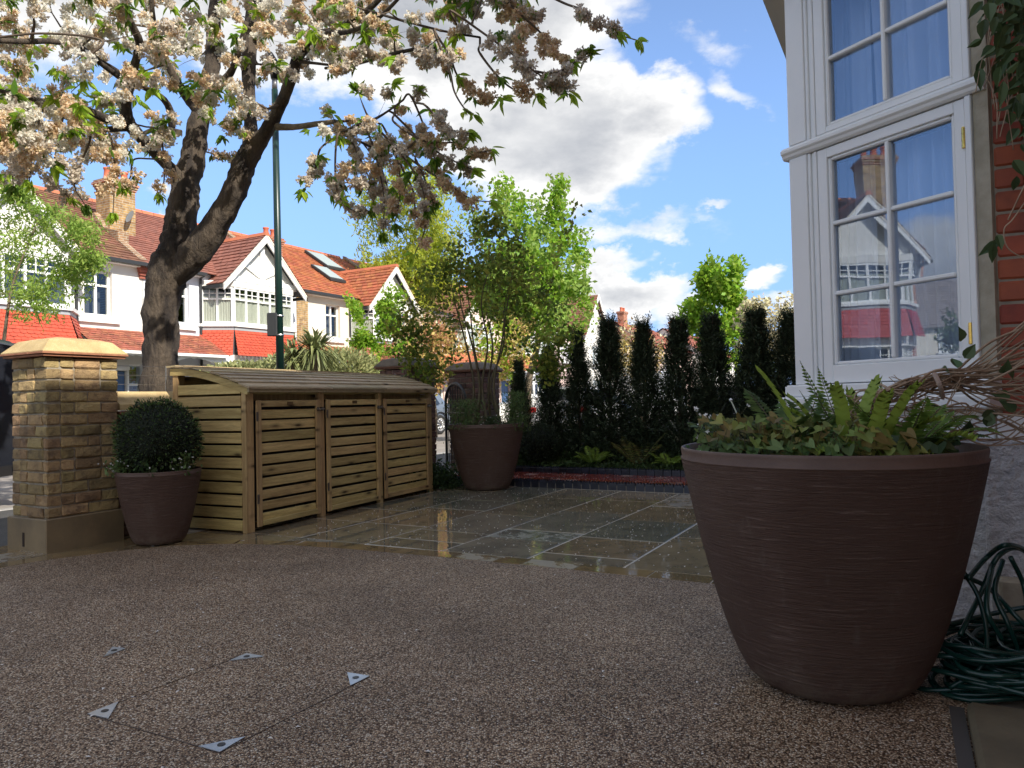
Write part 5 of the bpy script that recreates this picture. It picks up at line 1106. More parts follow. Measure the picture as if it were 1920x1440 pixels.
simple_house('distant house with a red chimney behind the fifth yew', 62.5, 74, -28, -19.8, 5.4, 8.0, m_pink, m_tile_red, 'u', wins=[(64, 66, 3.3, 4.6, 'v')], chim=(64, -23.4, 6.8, 8.6))
simple_house('distant white house at the end of the road', 75, 90, -27, -19, 5.4, 8.2, m_whitew, m_tile_red, 'u', wins=[(77, 79, 3.3, 4.6, 'v')], chim=(80, -23.4, 7, 9))
simple_house('low house with grey roof beyond the junction at left', -24, -13, -48, -40, 4.6, 8.0, m_cream, mat('slate', (.26, .22, .20), .7, isl=.15), 'u', wins=[(-18, -16, 3.2, 4.2, 'v')])
simple_house('pale gabled house beyond the junction at left', -30, -23, -38, -28, 5.2, 8.6, m_whitew, m_tile_brn, 'v', wins=[(-28, -25, 3.2, 4.5, 'v')])
# garden walls across the road
for i, (a, b, c, l) in enumerate(((7.9, 11.2, m_whitew, 'low white front garden wall at the far pavement before the first houses'), (14.6, 19.6, m_oldstack, 'low brick garden wall below the striped shrubs'), (21, 27, m_cream, 'low cream garden wall in front of the orange-roofed house'), (28.5, 34, m_whitew, 'low white garden wall seen through the gate'), (35, 50, m_oldstack, 'long low brick garden wall beyond the gate'))):
    g_ = thing('garden_wall', l, 'wall', W((a+b)/2, -17.5, 0), 'garden walls across the road'); MB(HFr).box(a, b, -17.62, -17.40, 0, .85).build('wall', c, g_); MB(HFr).box(a-.05, b+.05, -17.66, -17.36, .851, .92).build('coping', m_leadw if i else m_frame, g_)
    for u in (a, b): MB(HFr).box(u-.2, u+.2, -17.72, -17.32, 0, 1.1).build('end_pier', c, g_); q = MB(HFr); cap(q, HFr, u-.2, u+.2, -17.72, -17.32, 1.101, .05, .05, .16); q.build('pier_cap', m_frame, g_)

# ================================================================== TREES
def grow(nodes, rads, attr, seg=.35, sag=.12, r0=.012, taper=.8):
    """connect attractors (n,3) to the nearest existing skeleton node with gently curved twigs. returns list of (points, radii)"""
    P = np.array(nodes, dtype=float); RR = list(rads); out = []
    attr = np.asarray(attr); d0 = np.min(np.linalg.norm(attr[:, None]-P[None, ::max(1, len(P)//200)], axis=2), axis=1) if len(attr) else []
    for a in attr[np.argsort(d0)]:
        dd = np.linalg.norm(P-a, axis=1); i = int(np.argmin(dd)); b = P[i]; L = dd[i]
        if L < .02: continue
        m = max(2, int(L/seg)+1); pts = []; s_ = np.random.normal(0, .09*L, 3); r1 = min(RR[i]*.75, r0*(1+L*.8))
        for k in range(m+1):
            f = k/m; p = b+(a-b)*f + s_*math.sin(math.pi*f); p[2] -= sag*L*math.sin(math.pi*f)*-1; pts.append(p)
        rr = [r1*(1-.75*k/m) for k in range(m+1)]; out.append((pts, rr)); P = np.vstack([P, pts[1:]]); RR += rr[1:]
    return out
def branchmesh(name, tw_, m, parent, n=5, kind='stuff'):
    mb = MB()
    for pts, rr in tw_: mb.tube([Vector(p) for p in pts], rr, n, False)
    return mb.build(name, m, parent, True, kind=kind)
def resample(P, Rr, step=.12, wob=.0):
    S = spl(P, 6); n = len(S); k = len(P)-1; rr = [np.interp(i*k/(n-1), range(len(Rr)), Rr) for i in range(n)]; return S, rr

# ---- the cherry on the pavement
ch = thing('cherry_tree', 'mature cherry tree with forked dark trunk and white and brown blossom over the front wall', 'tree', at(300, 735, 8.0)*1.0)
ch.location.z = 0; WL[ch.name] = Vector(ch.location)
def limb(pp, name='limb', n=12, bark=None, wob=.10):
    P = [at(x, y, Y) for x, y, Y, w_ in pp]; Rr = [w_/2*.86*Y/FPX for x, y, Y, w_ in pp]; S, rr = resample(P, Rr)
    mb = MB(); mb.tube(S, rr, n, True, wob*.5)
    # knobbly bark relief
    for i, v in enumerate(mb.v):
        q = mnoise.noise(v*5.5)*.5+mnoise.noise(v*13)*.35; c = S[min(i//n, len(S)-1)]; d = v-c
        if d.length > 1e-4: mb.v[i] = v + d*(q*wob*1.25)
    o = mb.build(name, bark or m_bark, ch, True); return [tuple(s) for s in S], list(rr)
SK, SR = [], []
def addl(*a, **k): s, r = limb(*a, **k); SK.extend(s); SR.extend(r)
tb = at(298, 735, 8.0)
addl([(292, 905, 8.0, 130), (296, 790, 8.0, 92), (302, 700, 8.0, 74), (302, 640, 8.0, 72), (302, 580, 8.0, 72), (312, 520, 8.0, 80), (330, 480, 8.0, 84), (336, 440, 8.0, 70), (343, 390, 8.0, 60), (352, 330, 8.05, 56), (364, 290, 8.1, 50), (370, 240, 8.1, 44), (385, 180, 8.2, 38), (400, 110, 8.3, 32), (402, 40, 8.4, 28), (410, -60, 8.5, 22)], 'trunk', 18, wob=.17)
addl([(318, 530, 8.0, 46), (362, 478, 7.9, 66), (400, 430, 7.85, 58), (432, 375, 7.8, 50), (452, 325, 7.75, 50), (470, 285, 7.7, 46), (495, 252, 7.65, 32), (522, 205, 7.5, 26), (545, 150, 7.3, 25), (560, 105, 7.1, 24), (590, 75, 6.9, 20), (640, 50, 6.7, 15), (700, 10, 6.5, 12), (760, -60, 6.3, 8)], 'trunk_fork', 16, wob=.15)
addl([(468, 285, 7.75, 34), (470, 245, 7.8, 30), (468, 200, 7.9, 24), (466, 140, 8.0, 30), (470, 70, 8.1, 34), (478, 0, 8.2, 32), (480, -80, 8.3, 24)], n=12)
addl([(350, 345, 8.0, 30), (325, 320, 7.9, 26), (295, 290, 7.7, 26), (262, 255, 7.5, 26), (240, 228, 7.3, 30), (236, 190, 7.2, 24), (246, 150, 7.1, 20), (258, 100, 6.9, 17), (262, 80, 6.8, 18), (245, 40, 6.6, 15), (232, 0, 6.4, 13), (225, -60, 6.2, 9)])
addl([(242, 232, 7.3, 22), (205, 225, 7.1, 19), (165, 208, 6.9, 17), (125, 196, 6.7, 15), (80, 190, 6.4, 12), (30, 178, 6.1, 10), (-40, 160, 5.8, 8)])
addl([(236, 240, 7.3, 15), (190, 242, 7.4, 12), (150, 232, 7.5, 10), (110, 215, 7.6, 7)])
addl([(232, 150, 7.15, 13), (190, 120, 6.9, 11), (150, 90, 6.6, 11), (100, 78, 6.2, 12), (50, 78, 5.9, 12), (0, 76, 5.6, 12), (-60, 70, 5.3, 9)])
addl([(322, 240, 8.0, 14), (318, 205, 7.9, 15), (300, 180, 7.7, 13), (262, 160, 7.5, 11), (215, 130, 7.3, 10), (180, 108, 7.1, 9), (120, 60, 6.8, 6)])
addl([(340, 248, 8.0, 10), (300, 240, 7.8, 12), (270, 250, 7.6, 9), (262, 250, 7.5, 9)], n=8)
addl([(375, 210, 8.1, 30), (350, 180, 8.1, 22), (330, 150, 8.0, 17), (310, 110, 7.9, 14), (290, 50, 7.8, 12), (280, -40, 7.6, 8)])
addl([(400, 165, 8.2, 22), (430, 140, 8.1, 16), (448, 95, 7.9, 13), (462, 40, 7.8, 11)], n=8)
addl([(520, 238, 7.55, 16), (555, 238, 7.3, 13), (590, 233, 7.1, 12), (628, 228, 6.9, 11)], n=10, bark=m_barkl)
addl([(628, 228, 6.9, 11), (640, 248, 6.8, 10), (668, 262, 6.7, 6), (705, 280, 6.6, 4), (735, 292, 6.5, 3)], n=8)
addl([(640, 250, 6.8, 7), (670, 235, 6.5, 7), (705, 222, 6.2, 6), (740, 200, 6.0, 4)], n=8)
addl([(600, 60, 6.8, 13), (650, 60, 6.4, 11), (700, 40, 6.1, 9), (735, 10, 5.9, 8), (780, -40, 5.7, 6)], n=8)
addl([(610, 128, 6.9, 6), (660, 122, 6.6, 6), (720, 105, 6.2, 8), (780, 92, 6.0, 8), (815, 90, 5.9, 6)], n=8)
addl([(560, 115, 7.1, 8), (620, 122, 6.8, 5)], n=6)
addl([(690, 20, 6.1, 6), (760, 40, 5.8, 6), (840, 60, 5.6, 5), (900, 70, 5.5, 5)], n=8)
# weeping strands: (polyline, depth)
strands = [([(845, 20), (900, 58), (972, 110), (1003, 134), (1041, 161), (1069, 179)], 5.4, 'm'), ([(1003, 134), (1041, 137), (1076, 117), (1103, 98)], 5.35, 'm'), ([(920, -30), (962, 14), (1007, 55), (1027, 76), (1045, 98), (1069, 117)], 5.6, 't'),
           ([(960, -40), (1055, 5), (1086, 17), (1103, 38), (1137, 52), (1158, 64), (1196, 76)], 5.3, 'm'), ([(900, 100), (938, 148), (972, 172), (1007, 179)], 5.6, 't'), ([(815, 60), (842, 103), (859, 144), (890, 172), (917, 182), (938, 182)], 5.7, 't'),
           ([(740, 230), (797, 265), (856, 268), (890, 285), (921, 282)], 6.0, 't'), ([(740, 215), (800, 272), (859, 306), (887, 318)], 6.1, 'm'), ([(760, 290), (821, 333), (845, 347), (862, 361), (890, 375), (921, 378)], 6.2, 't'),
           ([(600, 280), (594, 309), (580, 335), (570, 357)], 6.6, 'm'), ([(632, 258), (629, 337), (640, 375), (663, 395), (694, 395)], 6.4, 'm'), ([(690, 280), (704, 292), (718, 354), (720, 390), (718, 440)], 6.4, 'm'), ([(740, 290), (773, 354), (780, 402), (797, 426), (777, 478)], 6.3, 't'),
           ([(815, 60), (842, 130), (852, 172), (873, 206), (887, 213)], 5.5, 'n'), ([(690, 250), (720, 330), (735, 390)], 6.5, 'm'), ([(770, 180), (800, 250), (815, 300)], 6.0, 'm'), ([(660, 250), (665, 300), (672, 345)], 6.6, 't'), ([(780, 300), (800, 345), (812, 380)], 6.2, 't'),
           ([(700, 230), (760, 300), (790, 350), (800, 395)], 6.1, 'm'), ([(655, 255), (690, 330), (700, 380)], 6.5, 'm'), ([(720, 240), (745, 300), (750, 360), (740, 420)], 6.3, 't'), ([(800, 200), (840, 240), (880, 250)], 5.8, 'm'), ([(395, 287), (415, 290), (438, 292)], 8.2, 't'), ([(300, 250), (308, 330), (300, 365)], 7.2, 't'), ([(250, 300), (245, 330), (235, 350)], 7.2, 't'), ([(170, 250), (150, 310), (140, 350), (160, 385)], 6.6, 'm'), ([(60, 200), (60, 280), (55, 340)], 6.2, 'm'), ([(205, 250), (215, 310), (212, 400)], 6.6, 't'),
           ([(120, 200), (110, 260), (100, 330), (130, 372)], 6.4, 'm'), ([(30, 190), (20, 260), (25, 350)], 6.0, 'm'), ([(190, 75), (165, 110), (158, 150)], 5.4, 'w')]
twigs = []; cl_pts = []; cl_kind = []
for P, Y, k in strands:
    q0 = np.array(at(*P[0], Y)); DD = np.linalg.norm(np.array(SK)-q0, axis=1); near = Vector(SK[int(np.argmin(DD))])
    S = spl([near, (near+Vector(q0))/2+Z*.05*float(DD.min())]+[at(x, y, Y+random.uniform(-.1, .1)) for x, y in P], 8); S0 = S[16:]; twigs.append(([tuple(s) for s in S[:17]], [.009]*17)); S = S0; n = len(S); twigs.append(([tuple(s) for s in S], [.009*(1-.7*i/n)+.0015 for i in range(n)])); SK.extend([tuple(s) for s in S]); SR.extend([.006]*n)
    L = sum((S[i+1]-S[i]).length for i in range(n-1)); m = 0 if k == 'n' else int(L*.8/.10)
    for j in range(m):
        f = .22+.72*(j+.5)/m
        if random.random() < .16: continue
        p = S[min(n-1, int(f*(n-1)))]; cl_pts.append(tuple(p+Vector((random.gauss(0, .02), random.gauss(0, .03), random.gauss(-.01, .02))))); cl_kind.append(k)
# leaf tufts at strand tips
tufts = []; 
for P, Y, k in strands:
    S = [at(x, y, Y) for x, y in P]; d = (S[-1]-S[-2]).normalized(); tufts.append((S[-1], d, .9))
    if random.random() < .8: i = random.randrange(1, len(S)); tufts.append((S[i], d, .8))
# crown volume
regions = [((-60, 640), (-140, 60), 5.4, 9.2, 136, .5), ((-60, 440), (60, 180), 5.8, 9.2, 98, .5), ((440, 560), (0, 160), 6.8, 8.5, 26, .5), ((560, 860), (-60, 110), 5.4, 7.5, 62, .4), ((600, 850), (90, 260), 5.8, 7.2, 22, .3), ((600, 830), (250, 350), 6.0, 7.0, 14, .3), ((-60, 150), (170, 330), 5.4, 7.6, 60, .3),
           ((120, 320), (180, 300), 6.2, 8, 34, .3), ((360, 470), (150, 260), 6.8, 7.6, 14, .3), ((850, 1000), (-60, 60), 5.2, 6.0, 26, .3), ((-500, -60), (-200, 260), 5, 9, 90, .3), ((-60, 1000), (-500, -140), 5, 9.5, 170, .3)]
att = []; 
for (xa, xb), (ya, yb), Y0, Y1, n, q in regions:
    for _ in range(n): att.append(tuple(at(random.uniform(xa, xb), random.uniform(ya, yb), random.uniform(Y0, Y1))))
att = np.array(att); tw2 = grow(SK, SR, att, .28, -.05, .017)
twigs += tw2
for pts, rr in tw2:
    a = Vector(pts[-1]); r_ = random.random(); nk = random.choice([1, 1, 2, 3, 3])
    px = (a.y and 960+FPX*((a.x)/a.y))
    if r_ < .80:
        for j in range(nk):
            b = Vector(pts[max(0, len(pts)-1-j)]); cl_pts.append(tuple(b+Vector((random.gauss(0, .05), random.gauss(0, .05), random.gauss(-.02, .04))))); cl_kind.append(random.choices(['w', 't', 'm'], [4.5, 4, 3] if px < 620 else [1.2, 4, 5])[0])  # greyer tones towards the right: backlit look put into the blossom colour
    if random.random() < .55: tufts.append((a, (a-Vector(pts[0])).normalized(), 1.))
branchmesh('twigs', twigs, m_twig, ch, 5)
# pom-pom blossom clusters: several flowers, each of many crumpled petals
for kk, key in (('w', 'blossomw'), ('t', 'blossomt'), ('m', 'blossomm')):
    C = np.array([p for p, k in zip(cl_pts, cl_kind) if k == kk]); nfl = 10; npet = 14
    k = len(C); fc = np.repeat(C, nfl, 0) + rnd_dir(k*nfl)*np.random.uniform(.3, 1, (k*nfl, 1))*np.array([.080, .080, .066])*np.repeat(np.random.uniform(.75, 1.25, (k, 1))*np.where(960+FPX*C[:, 0:1]/C[:, 1:2] > 560, .72, 1.), nfl, 0)
    pc = np.repeat(fc, npet, 0); d = rnd_dir(len(pc)); pc = pc+d*np.random.uniform(.004, .02, (len(pc), 1)); dd = d*.7+rnd_dir(len(pc))*.8
    npmesh('blossom', leafquads(pc, dd, rnd_dir(len(pc)), np.random.uniform(.022, .036, len(pc)), .026, .35), 4, leafm(key), ch)
    # a little mixing of tones in every ball
    mix = {'w': 'blossomt', 't': 'blossomw', 'm': 'blossomt'}[kk]; sel = fc[np.random.rand(len(fc)) < .22]; pc = np.repeat(sel, 9, 0); d = rnd_dir(len(pc)); pc = pc+d*np.random.uniform(.01, .027, (len(pc), 1))
    npmesh('blossom', leafquads(pc, d+rnd_dir(len(pc))*.6, rnd_dir(len(pc)), .024, .018, .35), 4, leafm(mix), ch)
def tuftmesh(tufts, key, parent, nl=(7, 12), L=.122, name='leaves'):
    c, d, n_, l = [], [], [], []
    for p, dr, s_ in tufts:
        for _ in range(random.randint(*nl)):
            v = Vector((random.gauss(0, .6), random.gauss(0, .6), -.35+random.gauss(0, .35)))+dr*.6; c.append(tuple(p+Vector((random.gauss(0, .012), random.gauss(0, .012), random.gauss(0, .012))))); d.append(tuple(v)); n_.append((random.gauss(0, .5), random.gauss(0, .5), 1)); l.append(L*s_*random.uniform(.6, 1.2))
    l = np.array(l); return npmesh(name, leafoval(np.array(c), np.array(d), np.array(n_), l, l*.36, .2), 6, leafm(key), parent)
random.shuffle(tufts); h_ = int(len(tufts)*.68)
tuftmesh(tufts[:h_], 'cherryb', ch); tuftmesh(tufts[h_:], 'cherry', ch)
extra = [(Vector(p)+Vector((random.gauss(0, .05), random.gauss(0, .05), .0)), Vector((0, 0, -1)), .7) for p in random.sample(cl_pts, len(cl_pts)//3)]
tuftmesh(extra, 'cherry', ch, (2, 5))

# ---- generic broadleaf tree
def tree(name, label, base, h, crown, key, n_att, per, leafL, leafW, trunk_r=.1, seed=1, lumps=None, cr=.5, cat='tree', group=None, bark=None, multi=1, up=.25, hollow=.45, spikes=0, lean=(0, 0), key2=None, droop=0., min_th=.012):
    random.seed(seed); np.random.seed(seed)
    t_ = thing(name, label, cat, base, group); base = Vector(base); cx, cy, cz, rx, ry, rz = crown
    skel, rad = [], []
    for m_ in range(multi):
        a = 2*math.pi*m_/max(1, multi)+.4; sp_ = (.25 if multi > 1 else .0)
        top = Vector((cx+rx*sp_*1.6*math.cos(a), cy+ry*sp_*1.6*math.sin(a), cz+rz*.45)); P = [base+Vector((.03*multi*math.cos(a), .03*multi*math.sin(a), 0)) if multi > 1 else base]
        for k in range(1, 5): f = k/4; P.append(base.lerp(top, f)+Vector((random.gauss(0, .04*h), random.gauss(0, .04*h), 0))*(.35 if k < 4 else .6))
        S, rr = resample(P, [trunk_r, trunk_r*.8, trunk_r*.6, trunk_r*.4, trunk_r*.18]); MB().tube(S, rr, 8, True, .05).build('trunk', bark or m_barkl, t_, True); skel += [tuple(s) for s in S[len(S)//4:]]; rad += rr[len(S)//4:]
    att = []
    lum = lumps or [(random.uniform(-.6, .6), random.uniform(-.6, .6), random.uniform(-.6, .7), random.uniform(.35, .6)) for _ in range(9)]
    while len(att) < n_att:
        lx, ly, lz, lr = random.choice(lum); d = rnd_dir(1)[0]*lr*random.uniform(hollow, 1)**.6; q = np.array([lx, ly, lz])+d
        if np.linalg.norm(q) > 1.12: continue
        att.append((cx+q[0]*rx, cy+q[1]*ry, cz+q[2]*rz))
    for _ in range(spikes):
        a = random.uniform(0, 6.28); q = random.uniform(.1, .9); b0 = np.array([cx+rx*q*math.cos(a), cy+ry*q*math.sin(a), cz+rz*math.sqrt(max(0, 1-q*q))*.8])
        for j in range(6): att.append(tuple(b0+np.array([math.cos(a)*q*.10*j*rx*.6, math.sin(a)*q*.10*j*ry*.6, rz*.10*j])))
    att = np.array(att); tw_ = grow(skel, rad, att, .5, .06, max(min_th, trunk_r*.16)); branchmesh('branches', tw_, bark or m_barkl, t_, 4)
    C = []; 
    for pts, rr in tw_:
        C.append(pts[-1]); 
        if len(pts) > 3 and random.random() < .6: C.append(pts[len(pts)//2])
    C = np.array(C); keys = [key]+([key2] if key2 else [])
    for i, kx in enumerate(keys):
        Ci = C[i::len(keys)]; c = np.repeat(Ci, per, axis=0); n = len(c); o_ = rnd_dir(n)*np.random.uniform(.1, 1, (n, 1))*cr; c = c+o_; d = rnd_dir(n)+np.array([0, 0, up-droop]); npmesh('crown', leafquads(c, d, rnd_dir(n), leafL*np.random.uniform(.6, 1.25, n), leafW*np.random.uniform(.8, 1.2, n), .2), 4, leafm(kx), t_)
    return t_
def bx_(x, Y, z=0.0): p = at(x, 700, Y); return (p.x, p.y, z)
def crown(x, y, Y, wpx, hpx, dy): p = at(x, y, Y); return (p.x, p.y, p.z, wpx/2*Y/FPX, dy, hpx/2*Y/FPX)
# potted maple
tree('maple_tree', 'multi-stemmed young maple with dark green leaves growing in the medium pot', PC2+Vector((0, 0, .66)), 2.2, crown(905, 570, 8.7, 340, 350, .95), 'maple', 500, 9, .066, .044, .017, 11, cr=.14, multi=7, bark=mat('maple_bark', (.11, .095, .04), .7, (.08, .06, .035), 14), up=.0, hollow=.1, spikes=3, min_th=.0028, droop=.1, key2='olive',
     lumps=[(-.5, 0, -.25, .5), (.45, .1, -.25, .5), (0, -.2, .1, .5), (0, .3, .2, .5), (-.2, 0, .45, .35), (.25, 0, .5, .4), (.1, 0, .85, .2), (-.8, .1, -.5, .3), (.85, 0, -.5, .3), (.7, 0, -.72, .2), (-.65, 0, -.75, .22), (-.85, 0, -.2, .22), (.55, 0, .1, .35), (-.5, 0, .2, .3)])
smallplant('pot_underplanting', 'feathery green rosemary-like plant at the left rim of the medium pot', 'plant', PC2+Vector((-.22, -.2, .68)), .22, .33, 'jas', 1200, .055, .008, 0)
smallplant('pot_underplanting', 'small-leaved white-flecked plant at the front rim of the medium pot', 'plant', PC2+Vector((.08, -.33, .69)), .13, .13, 'cover', 400, .03, .015, 10)
smallplant('pot_underplanting', 'bushy green plant spilling over the right rim of the medium pot', 'plant', PC2+Vector((.33, -.16, .64)), .16, .44, 'jas', 1300, .055, .009, 0)
# trees across the road and beyond
tree('willow_like_tree', 'feathery yellow-green tree behind the cream house gable', bx_(775, 33), 9, crown(775, 520, 33, 200, 300, 2.4), 'willow', 420, 26, .26, .07, .16, 21, cr=.55, up=.8, spikes=26, hollow=.2)
tree('broadleaf_tree', 'tall bright green broadleaf tree rising behind the potted maple', bx_(985, 26), 8, crown(990, 520, 26, 250, 270, 2.6), 'bright', 420, 34, .19, .12, .16, 22, cr=.42, up=.2, spikes=10, hollow=.3, key2='lime', group='street trees')
tree('broadleaf_tree', 'small bright green tree rising behind the sixth and seventh yews', bx_(1345, 22), 5, crown(1345, 600, 22, 170, 170, 1.4), 'bright', 190, 30, .17, .11, .10, 23, cr=.30, spikes=5, hollow=.3, group='street trees', lumps=[(0, 0, 0, .6), (-.6, 0, .1, .35), (.5, 0, .05, .4), (-.1, 0, .7, .3), (.1, 0, -.5, .6), (-.15, 0, .95, .12), (.35, 0, .45, .2)])
tree('magnolia_tree', 'creamy weeping tree behind the last yews beside the white bay', bx_(1460, 19), 4, crown(1458, 620, 19, 150, 140, 1.2), 'cream', 170, 18, .13, .07, .07, 24, cr=.26, droop=.5, up=0, hollow=.3)
tree('broadleaf_tree', 'lime-green fine-leaved tree overhanging the first houses at the left edge', bx_(-30, 12.5), 4, crown(40, 480, 12.5, 280, 280, 1.2), 'lime', 300, 30, .095, .030, .05, 25, cr=.20, droop=.7, up=0, hollow=.1, lumps=[(-.5, 0, .3, .5), (.1, .2, .55, .35), (.75, 0, .35, .3), (.55, .2, -.25, .35), (.9, 0, -.05, .18), (.2, 0, -.6, .35), (-.6, 0, -.4, .4), (.0, 0, .0, .4), (-.1, 0, .9, .2)], group='street trees', min_th=.006)
tree('garden_shrub', 'leafy green garden shrub covering the bay window of the cream house', bx_(735, 23.5), 3, crown(722, 640, 23.5, 135, 150, 1.), 'bright', 170, 26, .14, .09, .05, 26, cr=.28, spikes=4, hollow=.2, cat='shrub', lumps=[(0, 0, -.4, .5), (-.4, 0, -.4, .4), (.5, 0, -.3, .35), (.1, 0, .4, .3), (.0, 0, .8, .15), (-.6, 0, 0, .25)])
tree('flowering_shrub', 'coral-pink flowering shrub low in front of the cream house', bx_(700, 22), 2, crown(705, 680, 22, 130, 60, .8), 'pinkbl', 60, 16, .11, .08, .04, 27, cr=.25, cat='shrub', key2='bright')
tree('copper_shrub', 'orange and yellow leaved shrub beyond the gate', bx_(815, 21), 3, crown(812, 670, 21, 120, 120, .9), 'orange', 120, 24, .12, .08, .05, 28, cr=.28, cat='shrub', key2='yellow')
tree('copper_shrub', 'pale buff-leaved shrub behind the orange shrub', bx_(790, 27), 3, crown(800, 640, 27, 150, 110, .9), 'cream', 110, 18, .15, .09, .05, 29, cr=.35, cat='shrub', key2='orange')
tree('garden_shrub', 'olive and gold shrub behind the potted maple stems', bx_(960, 19), 2.5, crown(955, 660, 19, 150, 120, .9), 'yellow', 120, 20, .11, .07, .05, 30, cr=.28, cat='shrub', key2='cherryb')
tree('garden_shrub', 'pale drooping shrub seen between the fourth and fifth yews', bx_(1200, 20), 2.6, crown(1190, 670, 20, 110, 120, .8), 'cream', 90, 20, .12, .06, .05, 31, cr=.26, cat='shrub', droop=.4, key2='yellow')
tree('broadleaf_tree', 'dense green street tree far down the road left of the tall broadleaf', bx_(860, 45), 6, crown(870, 600, 45, 170, 170, 3), 'lime', 150, 26, .3, .2, .14, 32, cr=.7, group='street trees')
tree('broadleaf_tree', 'round grey-green tree beyond the junction mirrored at the right of the bay panes', tuple(W(-8.6, -20.5)), 5, (*tuple(W(-8.6, -20.5, 2.2)), 1.9, 1.9, 1.9), 'jas', 260, 30, .16, .1, .14, 33, cr=.4, group='street trees')
# variegated hedge and cordyline across the road
vh = thing('variegated_shrub', 'clipped cream and green variegated shrub behind the bin store roof', 'shrub', bx_(450, 17.5)); p = at(455, 700, 17.5)
C, d = ball((p.x, p.y, p.z-.1), 1, 5200, .80); C = np.array([p.x, p.y, p.z-.25])+(C-np.array([p.x, p.y, p.z-.1]))*np.array([1.25, .8, .50]); npmesh('foliage', leafquads(C, d+rnd_dir(5200)*.7, rnd_dir(5200), .10, .06), 4, leafm('varieg'), vh)
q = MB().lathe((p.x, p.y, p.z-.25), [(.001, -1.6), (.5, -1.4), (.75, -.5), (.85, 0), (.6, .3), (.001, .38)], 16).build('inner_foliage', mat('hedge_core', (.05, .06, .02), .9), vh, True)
for i, (x, l) in enumerate(((560, 'loose silver-green variegated shrub to the right of the lamp post'), (645, 'low variegated shrub below the spiky palm'))):
    vh = thing('variegated_shrub', l, 'shrub', bx_(x, 18.5)); p = at(x, 690, 18.5); C, d = ball((0, 0, 0), 1, 4200, .55); C = np.array([p.x, p.y, p.z-.15])+C*np.array([1.0, .7, .62]); npmesh('foliage', leafquads(C, d+rnd_dir(4200)*.8+np.array([0, 0, .3]), rnd_dir(4200), .12, .05), 4, leafm('varieg'), vh)
    MB().tube([(p.x, p.y, 0), (p.x, p.y, p.z)], .05, 8).build('stem', m_twig, vh)
co_ = thing('cordyline_palm', 'spiky-leaved cordyline palm in front of the cream house', 'palm', bx_(588, 17)); random.seed(5); np.random.seed(5)
for hx, hy, hn in ((590, 655, 210), (548, 668, 90)):
    p = at(hx, hy, 17); c = np.repeat(np.array([[p.x, p.y, p.z]]), hn, 0)+np.random.normal(0, .04, (hn, 3)); d = rnd_dir(hn); d[:, 2] = np.random.uniform(-.9, 1.2, hn); d /= np.linalg.norm(d, axis=1, keepdims=True); L = np.random.uniform(.6, .95, hn)
    V_ = []
    for i in range(hn):
        a = Vector(c[i]); dr = Vector(d[i]); s_ = dr.cross(Z).normalized()*.022; b = a+dr*L[i]*.55; e = a+dr*L[i]+Vector((0, 0, -.28*L[i])); V_ += [tuple(a-s_), tuple(a+s_), tuple(b+s_*1.2), tuple(b-s_*1.2), tuple(b-s_*1.2), tuple(b+s_*1.2), tuple(e+s_*.1), tuple(e-s_*.1)]
    npmesh('leaf_rosette', np.array(V_), 4, leafm('cord'), co_); MB().tube([(p.x, p.y, 0), (p.x+.03, p.y, p.z*.5), (p.x, p.y, p.z)], .08, 8).build('stem', m_barkl, co_, True)

# ================================================================== YEW COLUMNS
random.seed(3); np.random.seed(3)
def yew_mesh(seed, h=1.0, r=.23):
    np.random.seed(seed); random.seed(seed); q = []
    bu = [(random.uniform(0, 6.28), random.uniform(.1, .95), random.uniform(-.35, .35)) for _ in range(9)]
    for i in range(1550):
        f = random.random()**1.1; z = f*h; a = random.uniform(0, 6.283)
        pr = (1.06-.26*f-.72*max(0, f-.5)/.5)*(1+sum(w_*math.exp(-((f-fz)/.10)**2)*max(0, math.cos(a-az_)) for az_, fz, w_ in bu)); rr = r*pr*random.uniform(.25, 1.0)**.7
        lu = random.uniform(.3, 1.5)+1.0*f; p = Vector((rr*.5*math.cos(a), rr*.5*math.sin(a), z)); d = Vector((math.cos(a), math.sin(a), lu)).normalized(); L = random.uniform(.07, .17)*(1 if f < .85 else .85)*(1.5 if (random.random() < .16 and f < .88) else 1); cv = random.uniform(-.35, .30)
        m = 8; cs = np.array([tuple(p+d*(L*k/m)+Vector((0, 0, L*cv*(k/m)**2))) for k in range(m) for _ in (0, 1)]); s_ = d.cross(Z).normalized()
        s_ = (s_+d.cross(s_)*random.uniform(-1.5, 1.5)).normalized()
        ds = np.array([tuple(s_*(1 if k % 2 else -1)+d*.8) for k in range(2*m)]); q.append(leafquads(cs, ds, np.array([[0, 0, 1.]]*(2*m))+rnd_dir(2*m)*.7, .030, .008, .1))
    return np.concatenate(q)
ymesh = []
for s_ in range(5):
    yv = yew_mesh(40+s_); n = len(yv)//4; me = bpy.data.meshes.new('yew_foliage'); me.vertices.add(len(yv)); me.vertices.foreach_set('co', yv.astype(np.float32).ravel()); me.loops.add(len(yv)); me.loops.foreach_set('vertex_index', np.arange(len(yv), dtype=np.int32)); me.polygons.add(n); me.polygons.foreach_set('loop_start', np.arange(0, len(yv), 4, dtype=np.int32)); me.update(calc_edges=True); me.materials.append(leafm('yew'))
    mb = MB(); random.seed(60+s_)
    mb.tube([(0, 0, 0), (.006, 0, .5), (0, .004, .96)], [.016, .011, .003], 6)
    for i in range(22): a = random.uniform(0, 6.28); z = .25+.68*random.random(); mb.tube([(0, 0, z), (.05*math.cos(a), .05*math.sin(a), z+.07), (.085*math.cos(a), .085*math.sin(a), z+.17)], [.005, .003, .001], 4)
    st_ = bpy.data.meshes.new('yew_stem'); st_.from_pydata([tuple(v) for v in mb.v], [], mb.f); st_.materials.append(m_twig); ymesh.append((me, st_))
